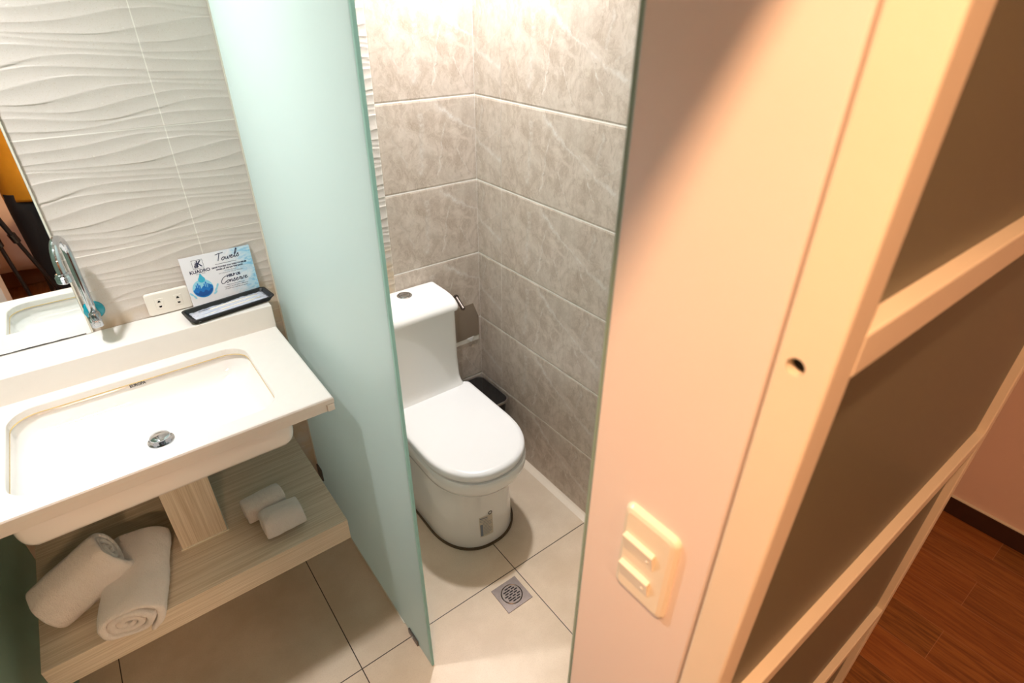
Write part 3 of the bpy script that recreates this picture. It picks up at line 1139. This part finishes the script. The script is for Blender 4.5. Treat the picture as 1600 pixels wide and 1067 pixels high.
def script(name, word, x, y, s, m, thick, slope=0):
    bm = bmesh.new()
    cx = 0
    for ch in word:
        strokes, adv = ST_[ch]
        for stv in strokes:
            P = catmull([(x + (cx + px + .22 * py) * s, y + py * s + (cx + px) * s * slope, .0004) for px, py in stv], 5)
            vs = []
            for i, p in enumerate(P):
                d = (P[min(i + 1, len(P) - 1)] - P[max(i - 1, 0)])
                nrm = Vector((-d.y, d.x, 0)).normalized() if d.length > 1e-9 else Vector((0, 1, 0))
                vs.append((bm.verts.new(p + nrm * thick), bm.verts.new(p - nrm * thick)))
            for a, b in zip(vs, vs[1:]):
                bm.faces.new((a[0], b[0], b[1], a[1]))
        cx += adv
    return obj(name, bm, m, ce)


script('heading_script', 'Towels', .098, .112 + CDY, .0225, 'ink', .0010, .05)
bm = BX(.090, .151, .1035 + CDY, .1045 + CDY, .0001, .0004)
obj('underline', bm, 'ink', ce)
T_('body_print', 'LEAVE TOWELS YOU WISH TO REUSE', .0059, 'ink', .128, .0945, bold=.0003)
T_('body_print', 'HANG UP OR ON THE RACK.', .0059, 'ink', .128, .0870, bold=.0003)
T_('small_print', 'TOWELS PLACED', .0045, 'ink_grey', .128, .0795)
T_('small_print', 'ON THE FLOOR WILL BE WASHED.', .0045, 'ink_grey', .128, .0735)
T_('subheading_print', 'HELP US', .0105, 'ink', .132, .0615, bold=.0006)
script('subheading_script', 'Conserve', .092, .0405 + CDY, .0205, 'ink', .0009, .02)
T_('small_print', 'Make a world of difference.', .0048, 'ink', .132, .0345)
T_('small_print', 'Together, we can make a difference', .0048, 'ink', .132, .0285)
T_('small_print', 'of water from washing and laundry', .0048, 'ink', .132, .0225)
# water drop and bubble
bm = bmesh.new()
c_ = Vector((.040, .041 + CDY, .0003)); R0 = .0285
bm.faces.new([bm.verts.new(c_ + Vector((R0 * math.cos(a), R0 * math.sin(a), 0))) for a in [2 * PI * k / 40 for k in range(40)]])
obj('bubble_print', bm, 'blue_light', ce)
bm = bmesh.new()
pts = [c_ + Vector((R0 * .96 * math.cos(a), R0 * .96 * math.sin(a), .0002)) for a in [PI + .0 + PI * k / 24 for k in range(25)]]
top_ = [c_ + Vector((R0 * .96 * (1 - 2 * k / 16), .004 + .004 * math.sin(k * 1.1), .0002)) for k in range(17)]
bm.faces.new([bm.verts.new(p) for p in pts + top_])
for i, (x, h) in enumerate(((-.018, .014), (-.013, .019), (-.009, .012), (.004, .014), (.009, .019), (.014, .013), (.018, .010))):
    box(bm, c_.x + x, c_.x + x + .0035, c_.y, c_.y + h, .0002, .0005)
obj('city_print', bm, 'blue', ce)
bm = bmesh.new()
pts = [c_ + Vector((R0 * .9 * math.cos(a), R0 * .9 * math.sin(a) * .9, .0006)) for a in [PI + .25 + (PI - .5) * k / 24 for k in range(25)]]
top_ = [c_ + Vector((R0 * .85 * (1 - 2 * k / 12), -.008 + .004 * math.sin(k * 1.7), .0006)) for k in range(1, 12)]
bm.faces.new([bm.verts.new(p) for p in pts + top_])
obj('wave_print', bm, 'blue_dark', ce)
bm = bmesh.new()
dcx, dcy = .043, .073 + CDY
pts = [Vector((dcx, dcy + .016, .0006))] + [Vector((dcx + .0095 * math.cos(a), dcy - .004 + .0095 * math.sin(a), .0006)) for a in [PI / 2 - .7 - (2 * PI - 1.4) * k / 20 for k in range(21)]]
bm.faces.new([bm.verts.new(p) for p in pts])
obj('drop_print', bm, 'aqua', ce)
for (x, y, a) in ((.006, .030, 2.2), (.013, .020, 2.0), (.074, .030, .9), (.080, .040, 1.1), (.070, .020, .7)):
    d = Vector((math.cos(a), math.sin(a), 0)); nrm = Vector((-d.y, d.x, 0))
    bm = bmesh.new()
    bm.faces.new([bm.verts.new(Vector((x, y + CDY, .0003)) + d * (.007 * math.cos(t_)) + nrm * (.0028 * math.sin(t_))) for t_ in [2 * PI * k / 14 for k in range(14)]])
    obj('splash_print', bm, 'blue_light', ce)

# ------------------------------------------------------------------ toilet
CX = -.3725
tl = empty('toilet', (CX, -.3, 0), label='white one-piece toilet with closed lid beside the marble-tiled wall', cat='toilet')


def dring(w, yf, yb, z, ex=2.25, L=.225, n=44, rb=.03):
    """D-shaped ring: straight sides, rounded front"""
    L = min(L, (yb - yf) * .6)
    yc = yf + L
    out = []
    for k in range(n + 1):
        a = PI * k / n  # from +x side round the front to -x side
        c, s = math.cos(a), math.sin(a)
        x = w * (abs(c) ** (2 / ex)) * (1 if c > 0 else -1)
        y = yc - L * (abs(s) ** (2 / ex))
        out.append(Vector((CX + x, y, z)))
    for k in range(1, 5): out.append(Vector((CX - w, yc + (yb - rb - yc) * k / 4, z)))
    for k in range(1, 6):
        a = PI / 2 * k / 5
        out.append(Vector((CX - w + rb * (1 - math.cos(a)), yb - rb + rb * math.sin(a), z)))
    out.append(Vector((CX, yb, z)))
    for k in range(0, 5):
        a = PI / 2 * (1 - k / 5)
        out.append(Vector((CX + w - rb * (1 - math.cos(a)), yb - rb + rb * math.sin(a), z)))
    for k in range(4, 0, -1): out.append(Vector((CX + w, yc + (yb - rb - yc) * k / 4, z)))
    return out


bm = bmesh.new()
P = [(.164, -.612, .008), (.165, -.613, .012), (.162, -.608, .08), (.158, -.602, .18), (.156, -.600, .27), (.156, -.601, .292), (.160, -.612, .302),
     (.171, -.642, .314), (.180, -.668, .330), (.1835, -.677, .348), (.1845, -.680, .37), (.1845, -.680, .388), (.182, -.677, .394)]
loft(bm, [dring(w_, yf, -.012, z, L=.20 if z < .28 else .215) for w_, yf, z in P])
child('pedestal', bm, 'ceramic', tl, smooth=True, mods=[('EDGE_SPLIT', dict(split_angle=1.0))])
bm = bmesh.new()
loft(bm, [dring(.170, -.619, -.010, z, L=.205) for z in (0.0, .009)])
child('base_joint', bm, 'dirt', tl, label='dirty brown sealant line around the foot')
bm = bmesh.new()
loft(bm, [dring(.180, -.668, -.215, .3945), dring(.1815, -.670, -.215, .400), dring(.180, -.668, -.215, .4035)])
child('seat', bm, 'plastic_white', tl, smooth=False)
bm = bmesh.new()
ld = [(.1865, -.672, .4045), (.1875, -.674, .412), (.187, -.672, .426), (.183, -.667, .4325), (.172, -.652, .4352), (.12, -.58, .4362), (.05, -.48, .4366)]
loft(bm, [dring(w_, yf, -.172 if i < 5 else (-.22 if i == 5 else -.28), z, L=.225 if i < 5 else .18, rb=.022) for i, (w_, yf, z) in enumerate(ld)])
child('lid', bm, 'plastic_white', tl, smooth=True, mods=[('EDGE_SPLIT', dict(split_angle=.9))], label='closed white seat lid')
# cistern
X0, X1 = CX - .155, CX + .152
bm = bmesh.new()
ck = [(.392, .026, .055), (.410, .022, .045), (.425, .014, .030), (.445, .006, .014), (.475, .002, .005), (.56, 0, 0), (.772, -.001, 0)]
loft(bm, [rrect(X0 - a, X1 + a, -.170 - b, -.006, (.022, .022, .006, .006), z, 6) for z, a, b in ck])
child('cistern', bm, 'ceramic', tl, smooth=True, mods=[('EDGE_SPLIT', dict(split_angle=1.0))])
bm = bmesh.new()
lk_ = [(.7745, .001, -.178), (.779, .004, -.187), (.789, .005, -.188), (.800, .0045, -.183), (.811, .003, -.170), (.820, .001, -.148), (.8265, -.003, -.120), (.830, -.008, -.09), (.8315, -.014, -.06)]
loft(bm, [rrect(X0 - a, X1 + a, yf, -.004 - max(0, -a) * .4, (.02, .02, .008, .008), z, 6) for z, a, yf in lk_])
lidc = child('cistern_lid', bm, 'ceramic', tl, smooth=True, mods=[('EDGE_SPLIT', dict(split_angle=1.0))])
BC = Matrix.Translation((CX - .003, -.055, .8312))
bm = bmesh.new()
lathe(bm, [(0, -.004), (.0285, -.004), (.0285, .001), (.026, .003), (.0225, .003), (.0215, .001), (0, .001)], 40, BC)
bmesh.ops.transform(bm, matrix=tl.matrix_basis.inverted(), verts=bm.verts[:])
obj('button_ring', bm, 'chrome', lidc)
for sgn in (-1, 1):
    bm = bmesh.new()
    o_, i_ = [], []
    for k in range(17):
        a = PI * k / 16
        o_.append(BC @ Vector((.0205 * math.cos(a), sgn * (.0006 + .0199 * math.sin(a)), .001)))
        i_.append(BC @ Vector((.0190 * math.cos(a), sgn * (.0012 + .0184 * math.sin(a)), .0042)))
    loft(bm, [o_, i_])
    bmesh.ops.transform(bm, matrix=tl.matrix_basis.inverted(), verts=bm.verts[:])
    obj('flush_button', bm, 'chrome', lidc)
# label on the pedestal front, following its curve
RR = dring(.1585, -.6035, -.012, .12, L=.20)
seg = [p for p in RR[:45] if p.y < -.45]


def on_ped(s, z):
    """s: metres along the front outline from its centre, towards +x negative"""
    w_ = .158 + (.18 - z) * .03
    f = .602 + (.18 - z) * .055
    ring = dring(w_, -f, -.012, z, L=.20)[:45]
    c = 22
    acc, i = 0, c
    step = -1 if s > 0 else 1
    while 0 < i < 44:
        d = (ring[i + step] - ring[i]).length
        if acc + d > abs(s):
            t = (abs(s) - acc) / d
            p = ring[i].lerp(ring[i + step], t)
            tt = (ring[i + step] - ring[i]).normalized()
            nn = Vector((tt.y, -tt.x, 0))
            if nn.y > 0: nn = -nn
            return p + nn * .0012
        acc += d
        i += step
    return ring[i]


def patch(s0, s1, z0, z1, off=0, n=6):
    bm = bmesh.new()
    cols = []
    for k in range(n + 1):
        s = s0 + (s1 - s0) * k / n
        cols.append([bm.verts.new(on_ped(s, z) + Vector((0, -off, 0))) for z in (z0, z1)])
    for a, b in zip(cols, cols[1:]): bm.faces.new((a[0], b[0], b[1], a[1]))
    return bm


SX = -.055
lb = child('sticker', patch(SX - .002, SX + .052, .055, .155), 'label_bg', tl, label='small faded grey product sticker')
bm = bmesh.new()
R = random.Random(5)
for k in range(12):
    z = .145 - k * .0072
    s0 = SX + (.0 if k < 3 else .012)
    s1 = s0 + R.uniform(.022, .036)
    p = patch(s0, min(s1, SX + .05), z, z + (.0042 if k == 0 else .0018), .0006, 4)
    me = bpy.data.meshes.new('t'); p.to_mesh(me); p.free(); bm.from_mesh(me); bpy.data.meshes.remove(me)
p = patch(SX, SX + .010, .060, .118, .0006, 2)
me = bpy.data.meshes.new('t'); p.to_mesh(me); p.free(); bm.from_mesh(me); bpy.data.meshes.remove(me)
bmesh.ops.transform(bm, matrix=tl.matrix_basis.inverted(), verts=bm.verts[:])
obj('fine_print', bm, 'ink_grey', lb)
bm = bmesh.new()
pc = on_ped(SX + .040, .162)
ring_o = [on_ped(SX + .043 + .0085 * math.cos(a), .163 + .0085 * math.sin(a)) + Vector((0, -.0006, 0)) for a in [2 * PI * k / 20 for k in range(20)]]
ring_i = [on_ped(SX + .043 + .0055 * math.cos(a), .163 + .0055 * math.sin(a)) + Vector((0, -.0006, 0)) for a in [2 * PI * k / 20 for k in range(20)]]
loft(bm, [ring_o, ring_i], cap0=False, cap1=False)
bmesh.ops.transform(bm, matrix=tl.matrix_basis.inverted(), verts=bm.verts[:])
obj('round_mark', bm, 'ink_black', lb)

# ------------------------------------------------------------------ paper holder, peg, bin, drain
ph = empty('paper_holder', (-.08, 0, .58), label='steel-covered toilet paper holder on the back wall behind the cistern', cat='toilet paper holder')
bm = bmesh.new()
pl = [Vector((-.165, 0, .668)), Vector((-.038, 0, .672)), Vector((-.012, 0, .600)), Vector((-.012, 0, .510)), Vector((-.165, 0, .506))]
loft(bm, [[p + Vector((0, y, 0)) for p in pl] for y in (-.0006, -.004)])
child('cover', bm, 'plate_steel', ph)
child('paper_strip', BX(-.150, -.014, -.003, -.0006, .486, .507), 'ivory', ph)
bm = bmesh.new()
for y in (-.0042, -.0048):
    pass
loft(bm, [[Vector((-.076, y, .509)), Vector((-.040, y, .512)), Vector((-.054, y, .486))] for y in (-.0042, -.0050)])
child('paper_tail', bm, 'paper', ph, label='folded white triangle of paper')
pg = empty('wall_peg', (-.118, 0, .722), label='short steel wall peg behind the right corner of the cistern lid', cat='hook')
bm = bmesh.new()
lathe(bm, [(0, .0006), (.0125, .0006), (.0125, .006), (.0115, .007), (0, .007)], 28, Matrix.Translation((-.121, 0, .724)) @ RX)
child('wall_flange', bm, 'steel_dark', pg)
bm = bmesh.new()
tube(bm, [(-.121, -.007, .724), (-.1225, -.056, .697), (-.1225, -.060, .695)], .0088, 18)
child('pin', bm, 'steel_dark', pg, smooth=False)

bn = empty('trash_bin', (-.09, -.13, 0), label='slim black lidded bin in the corner between toilet and marble wall', cat='bin')
bm = bmesh.new()
loft(bm, [rrect(-.155 + a, -.020 - a, -.240 + a, -.020 - a, .03, z, 8) for a, z in ((.018, 0), (.017, .004), (.002, .288))])
child('body', bm, 'black', bn)
bm = bmesh.new()
loft(bm, [rrect(-.159 + a, -.016 - a, -.244 + a, -.016 - a, .032, z, 8) for a, z in ((0, .288), (0, .297), (.0015, .299), (.004, .299), (.004, .29))])
child('rim', bm, 'steel', bn, label='thin bright metal rim')
bm = bmesh.new()
loft(bm, [rrect(-.154 + a, -.021 - a, -.239 + a, -.021 - a, .029, z, 8) for a, z in ((0, .290), (0, .2985), (.002, .300))])
child('lid', bm, 'black_gloss', bn)

fd = empty('floor_drain', (-.455, -.830, 0), (0, 0, 0), label='square steel floor drain with round slotted grate in the tiled floor', cat='floor drain')
bm = BX(-.052, .052, -.052, .052, .0, .0022, bev=.0006)
obj('frame', bm, 'steel_dark', fd)
bm = bmesh.new()
lathe(bm, [(0, .0016), (.0385, .0016), (.0385, .003), (.0365, .0042), (.0345, .003), (0, .003)], 48)
gr = obj('grate', bm, 'steel_dark', fd)
row = 0
for r_ in range(-3, 4):
    yy = r_ * .0085
    n_ = 3 if abs(r_) < 3 else 2
    for c in range(n_):
        xx = (c - (n_ - 1) / 2) * .0185 + (.004 if r_ % 2 else -.003)
        if math.hypot(abs(xx) + .006, yy) > .030: xx *= .8
        bm = bmesh.new()
        loft(bm, [[p + Vector((xx, yy, 0)) for p in rrect(-.0072, .0072, -.0022, .0022, .002, z, 3)] for z in (.0028, .0034)])
        obj('slot', bm, 'hole', gr)

# ------------------------------------------------------------------ bed, tripod, person: seen in the mirror
bd = empty('bed', (-1.7, -3.9, 0), label='bed with a draped white duvet beyond the doorway, seen in the mirror', cat='bed')
bm = bmesh.new()
nx, ny = 60, 40


def duv(u, v):
    x = -2.7 + 2.0 * u
    z = .62
    y = -4.5 + 1.42 * v
    if v > .86:
        t = (v - .86) / .14
        y = -4.5 + 1.42 * .86 + .14 * math.sin(min(t * 2, 1) * PI / 2)
        z = .62 - .47 * max(0, t - .1) / .9
    z += .02 * noise.noise(Vector((x * 4, y * 4 + z * 4, 1)))
    y += .025 * noise.noise(Vector((x * 7 + z * 3, z * 5, 4)))
    return (x, y, z)


g = [[bm.verts.new(duv(i / nx, j / ny)) for j in range(ny + 1)] for i in range(nx + 1)]
for i in range(nx):
    for j in range(ny):
        bm.faces.new((g[i][j], g[i + 1][j], g[i + 1][j + 1], g[i][j + 1]))
child('duvet', bm, 'duvet', bd, smooth=True, mods=[('SOLIDIFY', dict(thickness=.03, offset=-1))])
child('mattress', BX(-2.66, -.74, -4.5, -3.23, .25, .58, bev=.04), 'paper', bd)
child('bed_base', BX(-2.66, -.74, -4.5, -3.24, 0.0, .25, bev=.01), 'bedbase', bd)


def mirror_pt(u, v, yv):
    """scene point at y=-yv whose reflection in the vanity mirror appears at pixel (u, v)"""
    d = fw + rt * (u - 800) / 877.5 + up * (533.5 - v) / 877.5
    t = (yv - CAMP.y) / d.y
    p = CAMP + d * t
    return Vector((p.x, -p.y, p.z))


tp = empty('tripod', (-1.62, -1.9, 0), label='black telescopic camera tripod standing in the doorway, seen in the mirror', cat='tripod')
apex = Vector((-1.678, -1.95, 1.149))
for nm, foot in (('a', (-1.433, -2.2)), ('b', (-1.605, -2.12)), ('c', (-1.93, -1.76))):
    ft = Vector((foot[0], foot[1], 0))
    d = ft - apex
    bm = bmesh.new()
    tube(bm, [apex + d * .02, apex + d * .40], .0125, 12)
    tube(bm, [apex + d * .40, apex + d * .72], .0100, 12)
    tube(bm, [apex + d * .72, apex + d * .985], .0078, 12)
    lg = child('leg', bm, 'black', tp)
    for k in (.40, .72):
        p = apex + d * k
        bm = bmesh.new()
        tube(bm, [p - d.normalized() * .025, p + d.normalized() * .025], .0185, 12)
        bmesh.ops.transform(bm, matrix=tp.matrix_basis.inverted(), verts=bm.verts[:])
        obj('leg_clamp', bm, 'black_gloss', lg)
    bm = bmesh.new()
    tube(bm, [apex + d * .975, apex + d * 1.0], [.012, .015], 12)
    bmesh.ops.transform(bm, matrix=tp.matrix_basis.inverted(), verts=bm.verts[:])
    obj('rubber_foot', bm, 'black', lg)
bm = bmesh.new()
lathe(bm, [(0, -.03), (.028, -.03), (.034, 0), (.03, .03), (.014, .035), (.014, .17), (.03, .18), (.03, .20), (0, .20)], 24, Matrix.Translation(apex))
child('centre_column', bm, 'black', tp)


def skin_obj(name, verts, edges, radii, m, parent, root=0, lev=2, **kw):
    me = bpy.data.meshes.new(name)
    me.from_pydata([Vector(v) - parent.location for v in verts], edges, [])
    o = objm(name, me, m, parent, **kw)
    sk_ = o.modifiers.new('skin', 'SKIN')
    sk_.use_smooth_shade = True
    layer = me.skin_vertices[0] if len(me.skin_vertices) else None
    if layer is None:
        return o
    for i, r in enumerate(radii):
        layer.data[i].radius = r if isinstance(r, tuple) else (r, r)
        layer.data[i].use_root = (i == root)
    s = o.modifiers.new('sub', 'SUBSURF')
    s.levels = s.render_levels = lev
    return o


def new_skin_mesh(name, verts, edges, radii, root, m, parent, lev=2, **kw):
    bm = bmesh.new()
    sl = bm.verts.layers.skin.verify()
    vs = []
    for i, (v, r) in enumerate(zip(verts, radii)):
        q = bm.verts.new(Vector(v) - Vector(parent.location))
        q[sl].radius = r if isinstance(r, tuple) else (r, r)
        q[sl].use_root = (i == root)
        vs.append(q)
    for a, b in edges: bm.edges.new((vs[a], vs[b]))
    me = bpy.data.meshes.new(name)
    bm.to_mesh(me); bm.free()
    o = objm(name, me, m, parent, **kw)
    s0 = o.modifiers.new('skin', 'SKIN'); s0.use_smooth_shade = True; s0.branch_smoothing = .4
    s = o.modifiers.new('sub', 'SUBSURF'); s.levels = s.render_levels = lev
    return o


PX, PY = -1.40, -2.42
pr_ = empty('person', (PX, PY, 0), label='person in mustard shirt and black jeans standing behind the tripod, seen in the mirror', cat='person')
# skeleton (faces +y)
V = [(PX, PY, .95), (PX, PY - .01, 1.12), (PX, PY - .01, 1.32), (PX, PY - .01, 1.44), (PX, PY + .0, 1.52), (PX, PY + .02, 1.60), (PX, PY + .02, 1.70)]
Rr = [(.15, .105), (.14, .095), (.155, .105), (.10, .08), (.052, .052), (.072, .085), (.072, .088)]
E_ = [(0, 1), (1, 2), (2, 3), (3, 4), (4, 5), (5, 6)]
for s in (-1, 1):
    b = len(V)
    V += [(PX + s * .095, PY, .86), (PX + s * .10, PY + .01, .48), (PX + s * .105, PY - .02, .10), (PX + s * .11, PY + .10, .04)]
    Rr += [(.088, .095), (.058, .062), (.038, .042), (.038, .026)]
    E_ += [(0, b), (b, b + 1), (b + 1, b + 2), (b + 2, b + 3)]
    b = len(V)
    V += [(PX + s * .175, PY, 1.40), (PX + s * .215, PY + .03, 1.14), (PX + s * .13, PY + .21, 1.26), (PX + s * .12, PY + .25, 1.285)]
    Rr += [(.052, .052), (.040, .040), (.028, .026), (.034, .018)]
    E_ += [(3, b), (b, b + 1), (b + 1, b + 2), (b + 2, b + 3)]
    hb = b + 3
    hx, hy, hz = V[hb]
    for k, (dx, ln) in enumerate(((-.028, .034), (-.012, .042), (.005, .044), (.02, .038), )):
        q = len(V)
        V += [(hx + dx, hy + .03, hz + .008), (hx + dx * 1.1, hy + .03 + ln * .6, hz + .012), (hx + dx * 1.1, hy + .03 + ln, hz - .008)]
        Rr += [.0085, .008, .0065]
        E_ += [(hb, q), (q, q + 1), (q + 1, q + 2)]
    q = len(V)
    V += [(hx - s * .032, hy + .005, hz + .006), (hx - s * .046, hy + .03, hz + .01)]
    Rr += [.010, .008]
    E_ += [(hb, q), (q, q + 1)]
new_skin_mesh('body', V, E_, Rr, 0, 'skin', pr_)
# face details
for s in (-1, 1):
    bm = bmesh.new()
    bmesh.ops.create_uvsphere(bm, u_segments=12, v_segments=8, radius=.012, matrix=Matrix.Translation((s * .03, .105, 1.665)))
    obj('eye', bm, 'paper', pr_, smooth=True)
    bm = bmesh.new()
    bmesh.ops.create_uvsphere(bm, u_segments=10, v_segments=8, radius=.02, matrix=Matrix.Translation((s * .078, .015, 1.655)) @ Matrix.Diagonal((.4, .7, 1.3, 1)))
    obj('ear', bm, 'skin', pr_, smooth=True)
bm = bmesh.new()
tube(bm, [(0, .100, 1.675), (0, .118, 1.645), (0, .122, 1.635), (0, .105, 1.625)], [.007, .012, .014, .009], 10)
obj('nose', bm, 'skin', pr_, smooth=True)
bm = bmesh.new()
tube(bm, [(-.024, .096, 1.600), (0, .105, 1.598), (.024, .096, 1.600)], [.004, .0065, .004], 8)
obj('mouth', bm, pmat('lips', (160, 90, 80), .5, var=.05), pr_, smooth=True)
bm = bmesh.new()
bmesh.ops.create_icosphere(bm, subdivisions=4, radius=1, matrix=Matrix.Translation((0, .005, 1.705)) @ Matrix.Diagonal((.088, .102, .095, 1)))
bmesh.ops.delete(bm, geom=[v for v in bm.verts if (v.co.z < 1.69 and v.co.y > -.01) or v.co.z < 1.62], context='VERTS')
for v in bm.verts: v.co += v.co.normalized() * .004 * noise.noise(v.co * 60)
obj('hair', bm, 'hair', pr_, smooth=True, mods=[('SOLIDIFY', dict(thickness=.008, offset=-1))])


def ellipse_ring(cx, cy, z, rx, ry, n=40, wob=.0, seed=0):
    out = []
    for k in range(n):
        a = 2 * PI * k / n
        d = 1 + wob * noise.noise(Vector((math.cos(a) * 2.5 + seed, math.sin(a) * 2.5, z * 7)))
        out.append(Vector((cx + rx * math.cos(a) * d, cy + ry * math.sin(a) * d, z)))
    return out


bm = bmesh.new()
sh_p = [(.80, .180, .145), (.815, .182, .147), (.90, .180, .144), (1.0, .172, .136), (1.12, .165, .128), (1.25, .180, .132), (1.36, .195, .128), (1.42, .17, .105), (1.46, .10, .08), (1.48, .066, .066)]
loft(bm, [ellipse_ring(0, -.005, z, a, b, wob=.07) for z, a, b in sh_p], cap0=False, cap1=False)
for s in (-1, 1):
    tube(bm, [(s * .14, 0, 1.395), (s * .19, .005, 1.34), (s * .212, .022, 1.22), (s * .218, .03, 1.17)], [.068, .066, .062, .064], 20, cap=False)
obj('shirt', bm, 'shirt', pr_, smooth=True, mods=[('SOLIDIFY', dict(thickness=.003))])
bm = bmesh.new()
loft(bm, [ellipse_ring(0, -.005, z, a, b, wob=.03) for z, a, b in ((1.0, .155, .118), (.93, .166, .126), (.86, .172, .13), (.80, .17, .125))], cap0=False, cap1=False)
for s in (-1, 1):
    loft(bm, [ellipse_ring(s * x, y, z, a, a * 1.08, 28, .06, s * 3) for x, y, z, a in ((.088, 0, .84, .098), (.093, .002, .72, .09), (.098, .008, .5, .074), (.102, -.008, .3, .066), (.105, -.018, .09, .062), (.105, -.018, .05, .064))], cap0=False, cap1=False)
obj('jeans', bm, 'denim', pr_, smooth=True, mods=[('SOLIDIFY', dict(thickness=.003))])
for s in (-1, 1):
    bm = bmesh.new()
    loft(bm, [ellipse_ring(s * .108, .045, z, a, b, 28) for z, a, b in ((0, .048, .13), (.02, .05, .133), (.045, .046, .12), (.075, .036, .07), (.085, .03, .05))])
    obj('shoe', bm, 'shoe', pr_, smooth=True)
